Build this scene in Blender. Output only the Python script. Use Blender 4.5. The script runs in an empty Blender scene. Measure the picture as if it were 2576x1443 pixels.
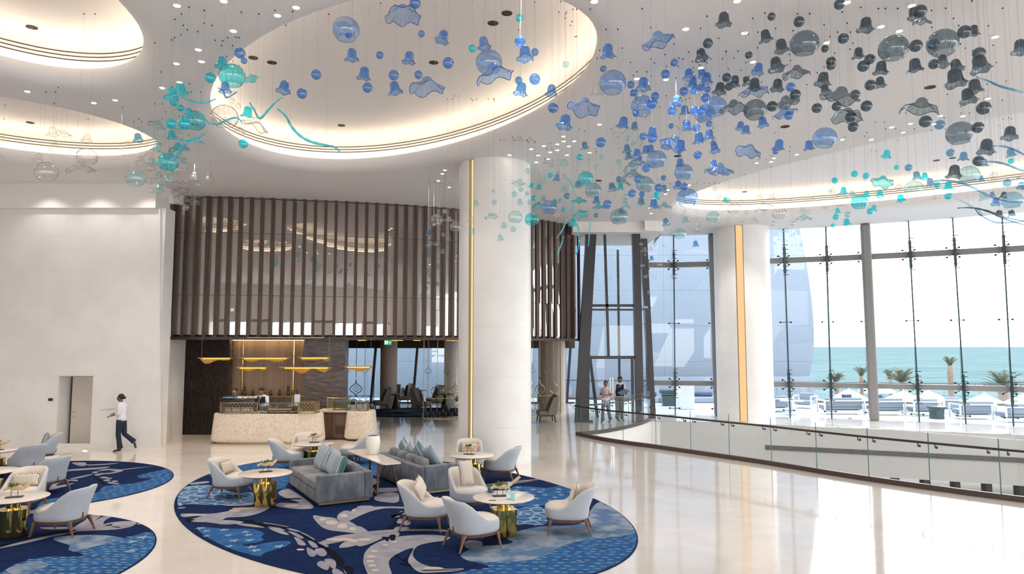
import bpy, bmesh, math, random
from mathutils import Vector, Matrix
from mathutils.geometry import tessellate_polygon
S = bpy.context.scene
C = S.collection
PI = math.pi
# ---------------------------------------------------------------- camera
CH = 3.0; FPX = 1780.0; PITCH = math.atan(148.5/FPX)
cam = bpy.data.objects.new('camera', bpy.data.cameras.new('camera'))
cam.data.sensor_width = 36; cam.data.lens = 36*FPX/2576; cam.data.clip_end = 9000; cam.data.clip_start = .1
cam.location = (0, 0, CH); cam.rotation_euler = (PI/2+PITCH, 0, 0)
C.objects.link(cam); S.camera = cam
# ---------------------------------------------------------------- world
w = bpy.data.worlds.new('world'); S.world = w; w.use_nodes = True
nt = w.node_tree; bg = nt.nodes['Background']
tc = nt.nodes.new('ShaderNodeTexCoord'); sp = nt.nodes.new('ShaderNodeSeparateXYZ'); cr = nt.nodes.new('ShaderNodeValToRGB')
nt.links.new(tc.outputs['Generated'], sp.inputs[0]); nt.links.new(sp.outputs['Z'], cr.inputs[0]); nt.links.new(cr.outputs[0], bg.inputs[0])
cr.color_ramp.elements[0].position = 0; cr.color_ramp.elements[0].color = (1, .97, .93, 1)
cr.color_ramp.elements[1].position = .7; cr.color_ramp.elements[1].color = (.82, .9, 1, 1)
bg.inputs[1].default_value = 2.55
def area(name, loc, rot, sx, sy, power, col):
    l = bpy.data.lights.new(name, 'AREA'); l.shape = 'RECTANGLE'; l.size = sx; l.size_y = sy; l.energy = power; l.color = col
    o = bpy.data.objects.new(name, l); o.location = loc; o.rotation_euler = rot; C.objects.link(o)
def pointl(name, loc, power, col, r=.15):
    l = bpy.data.lights.new(name, 'POINT'); l.energy = power; l.color = col; l.shadow_soft_size = r
    o = bpy.data.objects.new(name, l); o.location = loc; C.objects.link(o)
S.view_settings.view_transform = 'Standard'; S.view_settings.look = 'None'; S.view_settings.gamma = 1
S.view_settings.use_curve_mapping = False; S.view_settings.exposure = 1.3
def spotl(loc, power, col=(1,.93,.86), size=115, r=.05):
    l = bpy.data.lights.new('spot_fill_lamp', 'SPOT'); l.energy = power; l.color = col; l.spot_size = math.radians(size); l.spot_blend = .7; l.shadow_soft_size = r
    o = bpy.data.objects.new('spot_fill_lamp', l); o.location = loc; C.objects.link(o)
for q in [(-8.5,18.6,7.85),(-5.5,20.2,7.85),(-2.6,20.6,7.85),(-8.2,14.2,7.85),(-2.7,15.5,8.85),(-3.6,13,8.85),(-6.9,9.5,8.85),(-8.5,10.8,8.85),(-11.6,16.6,8.85),(.2,9.5,7.85),(3,12.5,7.85),(5.5,24.5,7.85),(8.3,26.6,7.85),(12,25.8,7.85),(4.6,17,7.85),(15.2,23.2,7.85),(8.5,14.5,8.85),(13,19,8.85),(18,14,8.85)]:  # spots added to brighten the room; positions only roughly follow the downlights
    spotl(q, 150)
for q in [(-12.4,20.45,7.85),(-10.9,20.45,7.85),(-13.9,20.45,7.85)]: spotl(q, 25)
for x in (-9.2,-7.8,-6.4): spotl((x,23.3,3.2), 22, (1,.75,.48), 130, .04)  # warm spots added to light the bar, with no fixture of their own
S.cycles.use_denoising = True
S.cycles.max_bounces = 10; S.cycles.transparent_max_bounces = 32; S.cycles.diffuse_bounces = 5; S.cycles.glossy_bounces = 4
S.cycles.caustics_reflective = False; S.cycles.caustics_refractive = False
S.cycles.sample_clamp_indirect = 6
# ---------------------------------------------------------------- pixel <-> room helpers (real depth always given)
_c, _s = math.cos(PITCH), math.sin(PITCH)
def ray(x, y):
    u = (x-1288)/FPX; v = (721.5-y)/FPX
    return (u, _c-v*_s, _s+v*_c)
def gz(x, y, z=0.):
    r = ray(x, y); t = (z-CH)/r[2]; return (r[0]*t, r[1]*t)
def gy(x, y, Y):
    r = ray(x, y); t = Y/r[1]; return Vector((r[0]*t, Y, CH+r[2]*t))
# ---------------------------------------------------------------- mesh builder
BASE = {}
class MB:
    def __init__(s): s.v = []; s.f = []
    def add(s, vs, fs, M=None):
        n = len(s.v)
        s.v += [tuple(M @ Vector(p)) if M else tuple(p) for p in vs]; s.f += [tuple(i+n for i in f) for f in fs]; return s
    def box(s, cx, cy, cz, sx, sy, sz, rz=0, M=None):
        x, y, z = sx/2, sy/2, sz/2
        vs = [(-x,-y,-z),(x,-y,-z),(x,y,-z),(-x,y,-z),(-x,-y,z),(x,-y,z),(x,y,z),(-x,y,z)]
        T = Matrix.Translation((cx,cy,cz)) @ Matrix.Rotation(rz,4,'Z')
        if M: T = M @ T
        return s.add(vs, [(0,3,2,1),(4,5,6,7),(0,1,5,4),(1,2,6,5),(2,3,7,6),(3,0,4,7)], T)
    def rbox(s, cx, cy, cz, sx, sy, sz, r, rz=0, n=3, M=None):   # box with rounded edges
        bm = bmesh.new(); bmesh.ops.create_cube(bm, size=1); bmesh.ops.scale(bm, vec=(sx,sy,sz), verts=bm.verts)
        bmesh.ops.bevel(bm, geom=bm.edges[:], offset=r, segments=n, affect='EDGES', profile=.5)
        T = Matrix.Translation((cx,cy,cz)) @ Matrix.Rotation(rz,4,'Z')
        if M: T = M @ T
        bm.verts.index_update(); vs = [v.co.copy() for v in bm.verts]; fs = [[v.index for v in f.verts] for f in bm.faces]; bm.free()
        return s.add(vs, fs, T)
    def prism(s, poly, z0, z1, M=None):
        n = len(poly); vs = [(p[0],p[1],z0) for p in poly]+[(p[0],p[1],z1) for p in poly]
        a = sum(poly[i][0]*poly[(i+1)%n][1]-poly[(i+1)%n][0]*poly[i][1] for i in range(n))
        fs = [tuple(range(n,2*n)), tuple(range(n-1,-1,-1))]+[(i,(i+1)%n,(i+1)%n+n,i+n) for i in range(n)]
        if a < 0: fs = [tuple(reversed(f)) for f in fs]
        return s.add(vs, fs, M)
    def tube(s, pts, r, n=6, cap=True, M=None):
        pts = [Vector(p) for p in pts]; m = len(pts); rs = r if isinstance(r, (list,tuple)) else [r]*m
        vs = []; fs = []; up = None
        for i, p in enumerate(pts):
            d = (pts[min(i+1,m-1)]-pts[max(i-1,0)])
            d = d.normalized() if d.length > 1e-9 else Vector((0,0,1))
            if up is None: up = Vector((0,0,1)) if abs(d.z) < .9 else Vector((1,0,0))
            a = d.cross(up)
            if a.length < 1e-4: a = d.cross(Vector((.3,1,.2)))
            a.normalize(); b = a.cross(d).normalized(); up = b
            for k in range(n):
                t = 2*PI*k/n; vs.append(p+(a*math.cos(t)+b*math.sin(t))*rs[i])
        for i in range(m-1):
            for k in range(n): fs.append((i*n+k, i*n+(k+1)%n, (i+1)*n+(k+1)%n, (i+1)*n+k))
        if cap: fs += [tuple(range(n-1,-1,-1)), tuple(range((m-1)*n, m*n))]
        return s.add(vs, fs, M)
    def lathe(s, prof, n=24, cx=0, cy=0, M=None, sx=1, sy=1):
        vs = []; fs = []; m = len(prof)
        for r, z in prof:
            for k in range(n): t = 2*PI*k/n; vs.append((cx+r*sx*math.cos(t), cy+r*sy*math.sin(t), z))
        for i in range(m-1):
            for k in range(n): fs.append((i*n+k, i*n+(k+1)%n, (i+1)*n+(k+1)%n, (i+1)*n+k))
        if prof[0][0] > 1e-5: fs.append(tuple(range(n-1,-1,-1)))
        if prof[-1][0] > 1e-5: fs.append(tuple(range((m-1)*n, m*n)))
        return s.add(vs, fs, M)
    def sphere(s, c, r, n=12, m=8, sc=(1,1,1), M=None):
        return s.lathe([(max(1e-6, r*math.sin(PI*i/m)), -r*math.cos(PI*i/m)) for i in range(m+1)], n, M=(M or Matrix.Identity(4)) @ Matrix.Translation(c) @ Matrix.Diagonal((*sc,1)))
    def beam(s, a, b, wx, wy, up=(0,1,0)):   # rectangular bar from a to b
        a = Vector(a); b = Vector(b); d = (b-a).normalized(); u = Vector(up); x = u.cross(d).normalized(); y = d.cross(x).normalized()
        vs = [p+x*i*wx/2+y*j*wy/2 for p in (a,b) for i, j in ((-1,-1),(1,-1),(1,1),(-1,1))]
        return s.add(vs, [(0,3,2,1),(4,5,6,7),(0,1,5,4),(1,2,6,5),(2,3,7,6),(3,0,4,7)])
    def wall(s, path, z0, z1, t=0, closed=False):
        n = len(path)
        for i in range(n if closed else n-1):
            a, b = path[i], path[(i+1)%n]
            if t:
                s.beam((a[0],a[1],(z0+z1)/2), (b[0],b[1],(z0+z1)/2), t, z1-z0, (0,0,1)) if False else s._wb(a, b, z0, z1, t)
            else: s.add([(a[0],a[1],z0),(b[0],b[1],z0),(b[0],b[1],z1),(a[0],a[1],z1)], [(0,1,2,3)])
        return s
    def _wb(s, a, b, z0, z1, t):
        d = Vector((b[0]-a[0], b[1]-a[1])); L = d.length; ang = math.atan2(d.y, d.x)
        s.box((a[0]+b[0])/2, (a[1]+b[1])/2, (z0+z1)/2, L, t, z1-z0, ang)
    def mesh(s, name, smooth=False):
        me = bpy.data.meshes.new(name); me.from_pydata([tuple(v) for v in s.v], [], s.f); me.update()
        bm = bmesh.new(); bm.from_mesh(me); bmesh.ops.recalc_face_normals(bm, faces=bm.faces); bm.to_mesh(me); bm.free()
        if smooth:
            me.polygons.foreach_set('use_smooth', [True]*len(me.polygons))
            if smooth != 'all': me.set_sharp_from_angle(angle=math.radians(38))
        return me
    def build(s, name, mat, parent=None, smooth=False, world=False, kind=None, bevel=0):
        if world and parent:
            b = BASE[parent.name]; s.v = [(p[0]-b[0], p[1]-b[1], p[2]-b[2]) for p in s.v]
        me = s.mesh(name, smooth); me.materials.append(mat)
        o = bpy.data.objects.new(name, me); C.objects.link(o)
        if parent: o.parent = parent; BASE[o.name] = BASE.get(parent.name, Vector((0,0,0)))
        else: BASE[o.name] = Vector((0,0,0))
        if kind: o['kind'] = kind
        if bevel:
            m = o.modifiers.new('bevel', 'BEVEL'); m.width = bevel; m.segments = 2
        return o
def thing(name, label, cat, loc=(0,0,0), rz=0, group=None):
    o = bpy.data.objects.new(name, None); C.objects.link(o); o.location = loc; o.rotation_euler = (0,0,rz); o.empty_display_size = .1
    o['label'] = label; o['category'] = cat
    if group: o['group'] = group
    BASE[o.name] = Vector(loc); return o
def tag(o, label, cat, group=None):
    o['label'] = label; o['category'] = cat
    if group: o['group'] = group
    return o
def inst(src, parent=None, loc=None, name=None):
    o = src.copy(); C.objects.link(o); o.parent = parent
    if loc is not None: o.location = loc
    return o
def dup(root, loc, rz, label=None, group=None, scale=None):
    r = root.copy(); C.objects.link(r); r.location = loc; r.rotation_euler = (0,0,rz)
    if scale: r.scale = scale
    if label: r['label'] = label
    if group: r['group'] = group
    for ch in list(root.children):
        c = ch.copy(); C.objects.link(c); c.parent = r
        for g in list(ch.children):
            d = g.copy(); C.objects.link(d); d.parent = c
    return r
def struct(o): o['kind'] = 'structure'; return o
def smooth_path(pts, k=6):
    P = [Vector(p) for p in pts]; out = []
    for i in range(len(P)-1):
        p0, p1, p2, p3 = P[max(i-1,0)], P[i], P[i+1], P[min(i+2,len(P)-1)]
        for j in range(k):
            t = j/k; out.append(.5*((2*p1)+(p2-p0)*t+(2*p0-5*p1+4*p2-p3)*t*t+(3*p1-p0-3*p2+p3)*t**3))
    out.append(P[-1]); return out
def resample(P, step):
    P = [Vector(p) for p in P]; L = [0]
    for i in range(1, len(P)): L.append(L[-1]+(P[i]-P[i-1]).length)
    n = max(1, round(L[-1]/step)); out = []; j = 0
    for k in range(n+1):
        d = L[-1]*k/n
        while j < len(P)-2 and L[j+1] < d: j += 1
        t = (d-L[j])/max(1e-9, L[j+1]-L[j]); out.append(P[j].lerp(P[j+1], min(1,max(0,t))))
    return out
# ---------------------------------------------------------------- materials
def newmat(name):
    m = bpy.data.materials.new(name); m.use_nodes = True; return m, m.node_tree, m.node_tree.nodes['Principled BSDF']
def mat(name, col, rough=.5, metal=0., spec=.5, noise=None, bump=0., nscale=20., emis=None, estr=0., aniso=(1,1,1), detail=4, col2=None, lo=.35, hi=.65, coat=0., sheen=0.):
    m, t, b = newmat(name); b.inputs['Base Color'].default_value = (*col, 1); b.inputs['Roughness'].default_value = rough
    b.inputs['Metallic'].default_value = metal; b.inputs['Specular IOR Level'].default_value = spec; b.inputs['Coat Weight'].default_value = coat
    b.inputs['Sheen Weight'].default_value = sheen
    if col2 or bump:
        c = t.nodes.new('ShaderNodeTexCoord'); mp = t.nodes.new('ShaderNodeMapping'); n = t.nodes.new('ShaderNodeTexNoise')
        mp.inputs['Scale'].default_value = aniso; n.inputs['Scale'].default_value = nscale; n.inputs['Detail'].default_value = detail
        t.links.new(c.outputs['Object'], mp.inputs[0]); t.links.new(mp.outputs[0], n.inputs[0])
        if col2:
            r = t.nodes.new('ShaderNodeValToRGB'); r.color_ramp.elements[0].position = lo; r.color_ramp.elements[1].position = hi
            r.color_ramp.elements[0].color = (*col, 1); r.color_ramp.elements[1].color = (*col2, 1)
            t.links.new(n.outputs[0], r.inputs[0]); t.links.new(r.outputs[0], b.inputs['Base Color'])
        if bump:
            bp = t.nodes.new('ShaderNodeBump'); bp.inputs['Strength'].default_value = bump; bp.inputs['Distance'].default_value = .01
            t.links.new(n.outputs[0], bp.inputs['Height']); t.links.new(bp.outputs[0], b.inputs['Normal'])
    if emis:
        b.inputs['Emission Color'].default_value = (*emis, 1); b.inputs['Emission Strength'].default_value = estr
    return m
def glass(name, tint, deep=None, spec=1.0, ior=1.45, rough=0.0, body=0.0, bodycol=None, edge=.55, ribs=0, base=.045):
    m = bpy.data.materials.new(name); m.use_nodes = True; t = m.node_tree; t.nodes.clear(); L = t.links
    out = t.nodes.new('ShaderNodeOutputMaterial'); tr = t.nodes.new('ShaderNodeBsdfTransparent'); gl = t.nodes.new('ShaderNodeBsdfGlossy')
    lw = t.nodes.new('ShaderNodeLayerWeight'); lw.inputs[0].default_value = .5; mx = t.nodes.new('ShaderNodeMixShader')
    pw = t.nodes.new('ShaderNodeMath'); pw.operation = 'POWER'; pw.inputs[1].default_value = 4.0; L.new(lw.outputs['Facing'], pw.inputs[0])
    ma = t.nodes.new('ShaderNodeMath'); ma.operation = 'MULTIPLY_ADD'; ma.inputs[1].default_value = edge; ma.inputs[2].default_value = base; L.new(pw.outputs[0], ma.inputs[0])
    gl.inputs['Roughness'].default_value = rough; gl.inputs['Color'].default_value = (spec,spec,spec,1)
    if deep:
        r = t.nodes.new('ShaderNodeValToRGB'); e = r.color_ramp.elements
        e[0].position = .6; e[0].color = (*tint,1); e[1].position = .93; e[1].color = (*(c_*.6 for c_ in deep),1)
        L.new(lw.outputs['Facing'], r.inputs[0]); L.new(r.outputs[0], tr.inputs[0])
        if ribs:   # optic ribs: the wall is thicker, so darker, along each flute
            c = t.nodes.new('ShaderNodeTexCoord'); sx_ = t.nodes.new('ShaderNodeSeparateXYZ'); L.new(c.outputs['Object'], sx_.inputs[0])
            at = t.nodes.new('ShaderNodeMath'); at.operation = 'ARCTAN2'; L.new(sx_.outputs['Y'], at.inputs[0]); L.new(sx_.outputs['X'], at.inputs[1])
            ml = t.nodes.new('ShaderNodeMath'); ml.operation = 'MULTIPLY'; ml.inputs[1].default_value = ribs; L.new(at.outputs[0], ml.inputs[0])
            sn = t.nodes.new('ShaderNodeMath'); sn.operation = 'SINE'; L.new(ml.outputs[0], sn.inputs[0])
            rb = t.nodes.new('ShaderNodeValToRGB'); q = rb.color_ramp.elements; q[0].position = .35; q[0].color = (1,1,1,1); q[1].position = .95; q[1].color = tuple(.35+.65*c_*1.1 if c_ < .6 else 1 for c_ in tint)+(1,) if False else (*[max(.25,.45+.5*c_) for c_ in tint],1)
            L.new(sn.outputs[0], rb.inputs[0]); mm = t.nodes.new('ShaderNodeMix'); mm.data_type = 'RGBA'; mm.blend_type = 'MULTIPLY'; mm.inputs[0].default_value = 1
            L.new(r.outputs[0], mm.inputs[6]); L.new(rb.outputs[0], mm.inputs[7]); L.new(mm.outputs[2], tr.inputs[0])
    else: tr.inputs[0].default_value = (*tint,1)
    src = tr
    if body:
        df = t.nodes.new('ShaderNodeBsdfTranslucent'); df.inputs[0].default_value = (*bodycol,1); d2 = t.nodes.new('ShaderNodeBsdfDiffuse'); d2.inputs[0].default_value = (*bodycol,1)
        m3 = t.nodes.new('ShaderNodeMixShader'); L.new(df.outputs[0], m3.inputs[1]); L.new(d2.outputs[0], m3.inputs[2]); m2 = t.nodes.new('ShaderNodeMixShader'); m2.inputs[0].default_value = body
        L.new(tr.outputs[0], m2.inputs[1]); L.new(m3.outputs[0], m2.inputs[2]); src = m2
    L.new(ma.outputs[0], mx.inputs[0]); L.new(src.outputs[0], mx.inputs[1]); L.new(gl.outputs[0], mx.inputs[2]); L.new(mx.outputs[0], out.inputs[0])
    return m
def emit(name, col, st):
    m = bpy.data.materials.new(name); m.use_nodes = True; t = m.node_tree; t.nodes.clear()
    o = t.nodes.new('ShaderNodeOutputMaterial'); e = t.nodes.new('ShaderNodeEmission'); e.inputs[0].default_value = (*col,1); e.inputs[1].default_value = st
    t.links.new(e.outputs[0], o.inputs[0]); return m
def marble_floor():
    m, t, b = newmat('cream_marble_floor'); L = t.links
    c = t.nodes.new('ShaderNodeTexCoord'); n = t.nodes.new('ShaderNodeTexNoise'); n.inputs['Scale'].default_value = .9; n.inputs['Detail'].default_value = 8; n.inputs['Distortion'].default_value = 1.5
    L.new(c.outputs['Object'], n.inputs[0]); r = t.nodes.new('ShaderNodeValToRGB'); e = r.color_ramp.elements
    e[0].position = .3; e[0].color = (.74,.66,.59,1); e[1].position = .7; e[1].color = (.80,.74,.68,1)
    L.new(n.outputs[0], r.inputs[0])
    n2 = t.nodes.new('ShaderNodeTexNoise'); n2.inputs['Scale'].default_value = .55; n2.inputs['Detail'].default_value = 6; n2.inputs['Distortion'].default_value = 2.5; L.new(c.outputs['Object'], n2.inputs[0])
    v = t.nodes.new('ShaderNodeValToRGB'); q = v.color_ramp; q.elements[0].position = .487; q.elements[0].color = (0,0,0,1); q.elements[1].position = .513; q.elements[1].color = (0,0,0,1)
    k = q.elements.new(.5); k.color = (1,1,1,1); L.new(n2.outputs[0], v.inputs[0])
    mx = t.nodes.new('ShaderNodeMix'); mx.data_type = 'RGBA'; L.new(r.outputs[0], mx.inputs[6]); mx.inputs[7].default_value = (.5,.4,.33,1)
    mu = t.nodes.new('ShaderNodeMath'); mu.operation = 'MULTIPLY'; mu.inputs[1].default_value = .14; L.new(v.outputs[0], mu.inputs[0]); L.new(mu.outputs[0], mx.inputs[0])
    br = t.nodes.new('ShaderNodeTexBrick'); br.offset = 0; br.inputs['Scale'].default_value = 1; br.inputs['Mortar Size'].default_value = .002; br.inputs['Brick Width'].default_value = 1.2; br.inputs['Row Height'].default_value = 1.2
    L.new(c.outputs['Object'], br.inputs[0]); m3 = t.nodes.new('ShaderNodeMix'); m3.data_type = 'RGBA'; m3.blend_type = 'MIX'
    f2 = t.nodes.new('ShaderNodeMath'); f2.operation = 'MULTIPLY'; f2.inputs[1].default_value = .3; L.new(br.outputs['Fac'], f2.inputs[0]); L.new(f2.outputs[0], m3.inputs[0])
    L.new(mx.outputs[2], m3.inputs[6]); m3.inputs[7].default_value = (.42,.35,.3,1); L.new(m3.outputs[2], b.inputs['Base Color'])
    b.inputs['Roughness'].default_value = .07; b.inputs['Specular IOR Level'].default_value = .75
    w2 = t.nodes.new('ShaderNodeTexNoise'); w2.inputs['Scale'].default_value = .8; L.new(c.outputs['Object'], w2.inputs[0])
    bp = t.nodes.new('ShaderNodeBump'); bp.inputs['Strength'].default_value = .05; bp.inputs['Distance'].default_value = .05; L.new(w2.outputs[0], bp.inputs['Height']); L.new(bp.outputs[0], b.inputs['Normal'])
    return m
def mirror_panel():
    m = bpy.data.materials.new('tinted_mirror_panel'); m.use_nodes = True; t = m.node_tree; t.nodes.clear(); L = t.links
    o = t.nodes.new('ShaderNodeOutputMaterial'); d = t.nodes.new('ShaderNodeBsdfDiffuse'); d.inputs[0].default_value = (.34,.30,.28,1)
    g = t.nodes.new('ShaderNodeBsdfGlossy'); g.inputs['Roughness'].default_value = .0; g.inputs['Color'].default_value = (.75,.72,.68,1)
    c = t.nodes.new('ShaderNodeTexCoord'); n = t.nodes.new('ShaderNodeTexNoise'); n.inputs['Scale'].default_value = .5; L.new(c.outputs['Object'], n.inputs[0])
    bp = t.nodes.new('ShaderNodeBump'); bp.inputs['Strength'].default_value = .12; bp.inputs['Distance'].default_value = .06; L.new(n.outputs[0], bp.inputs['Height']); L.new(bp.outputs[0], g.inputs['Normal'])
    x = t.nodes.new('ShaderNodeMixShader'); x.inputs[0].default_value = .36; L.new(d.outputs[0], x.inputs[1]); L.new(g.outputs[0], x.inputs[2]); L.new(x.outputs[0], o.inputs[0]); return m
def heather(name, a, b_, c_):
    m, t, b = newmat(name); L = t.links; c = t.nodes.new('ShaderNodeTexCoord'); mp = t.nodes.new('ShaderNodeMapping'); mp.inputs['Scale'].default_value = (1,1,3)
    n = t.nodes.new('ShaderNodeTexNoise'); n.inputs['Scale'].default_value = 130; n.inputs['Detail'].default_value = 3; L.new(c.outputs['Object'], mp.inputs[0]); L.new(mp.outputs[0], n.inputs[0])
    r = t.nodes.new('ShaderNodeValToRGB'); e = r.color_ramp.elements; e[0].position = .36; e[0].color = (*a,1); e[1].position = .62; e[1].color = (*c_,1); k = e.new(.48); k.color = (*b_,1)
    L.new(n.outputs[0], r.inputs[0]); L.new(r.outputs[0], b.inputs['Base Color']); b.inputs['Roughness'].default_value = .9; b.inputs['Sheen Weight'].default_value = .3; b.inputs['Specular IOR Level'].default_value = .2
    bp = t.nodes.new('ShaderNodeBump'); bp.inputs['Strength'].default_value = .3; bp.inputs['Distance'].default_value = .004; L.new(n.outputs[0], bp.inputs['Height']); L.new(bp.outputs[0], b.inputs['Normal']); return m
def cells(name):
    m, t, b = newmat(name); L = t.links; c = t.nodes.new('ShaderNodeTexCoord'); v = t.nodes.new('ShaderNodeTexVoronoi'); v.feature = 'DISTANCE_TO_EDGE'; v.inputs['Scale'].default_value = 4.5
    L.new(c.outputs['Object'], v.inputs[0]); r = t.nodes.new('ShaderNodeValToRGB'); e = r.color_ramp.elements; e[0].position = .05; e[0].color = (.22,.33,.43,1); e[1].position = .09; e[1].color = (.018,.085,.23,1)
    L.new(v.outputs['Distance'], r.inputs[0]); L.new(r.outputs[0], b.inputs['Base Color']); b.inputs['Roughness'].default_value = .95; return m
def waves_mat():
    m = bpy.data.materials.new('sea_water'); m.use_nodes = True; t = m.node_tree; t.nodes.clear(); L = t.links
    o = t.nodes.new('ShaderNodeOutputMaterial'); d = t.nodes.new('ShaderNodeBsdfDiffuse'); L.new(d.outputs[0], o.inputs[0])
    c = t.nodes.new('ShaderNodeTexCoord'); mp = t.nodes.new('ShaderNodeMapping'); mp.inputs['Scale'].default_value = (.035,.16,1)
    n = t.nodes.new('ShaderNodeTexNoise'); n.inputs['Scale'].default_value = 1; n.inputs['Detail'].default_value = 8; n.inputs['Roughness'].default_value = .65; L.new(c.outputs['Object'], mp.inputs[0]); L.new(mp.outputs[0], n.inputs[0])
    r = t.nodes.new('ShaderNodeValToRGB'); e = r.color_ramp.elements; e[0].position = .38; e[0].color = (.058,.112,.118,1); e[1].position = .66; e[1].color = (.135,.162,.162,1)
    L.new(n.outputs[0], r.inputs[0]); L.new(r.outputs[0], d.inputs[0]); return m
def bands(name, a, b2, scale, axis=(0,0,1), rough=.35):
    m, t, b = newmat(name); L = t.links; c = t.nodes.new('ShaderNodeTexCoord'); mp = t.nodes.new('ShaderNodeMapping'); mp.inputs['Scale'].default_value = axis
    n = t.nodes.new('ShaderNodeTexNoise'); n.inputs['Scale'].default_value = scale; n.inputs['Detail'].default_value = 6; L.new(c.outputs['Object'], mp.inputs[0]); L.new(mp.outputs[0], n.inputs[0])
    r = t.nodes.new('ShaderNodeValToRGB'); e = r.color_ramp.elements; e[0].position = .4; e[0].color = (*a,1); e[1].position = .62; e[1].color = (*b2,1)
    L.new(n.outputs[0], r.inputs[0]); L.new(r.outputs[0], b.inputs['Base Color']); b.inputs['Roughness'].default_value = rough; return m
def wavebands(name, a, b2, sc, rot):
    m, t, b = newmat(name); L = t.links; c = t.nodes.new('ShaderNodeTexCoord'); v = t.nodes.new('ShaderNodeTexWave'); v.inputs['Scale'].default_value = sc; v.inputs['Distortion'].default_value = 1.2; v.inputs['Detail'].default_value = 2
    v.bands_direction = rot; L.new(c.outputs['Object'], v.inputs[0]); r = t.nodes.new('ShaderNodeValToRGB'); e = r.color_ramp.elements; e[0].position = .35; e[0].color = (*a,1); e[1].position = .65; e[1].color = (*b2,1)
    L.new(v.outputs[0], r.inputs[0]); L.new(r.outputs[0], b.inputs['Base Color']); b.inputs['Roughness'].default_value = .85; return m
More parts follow.
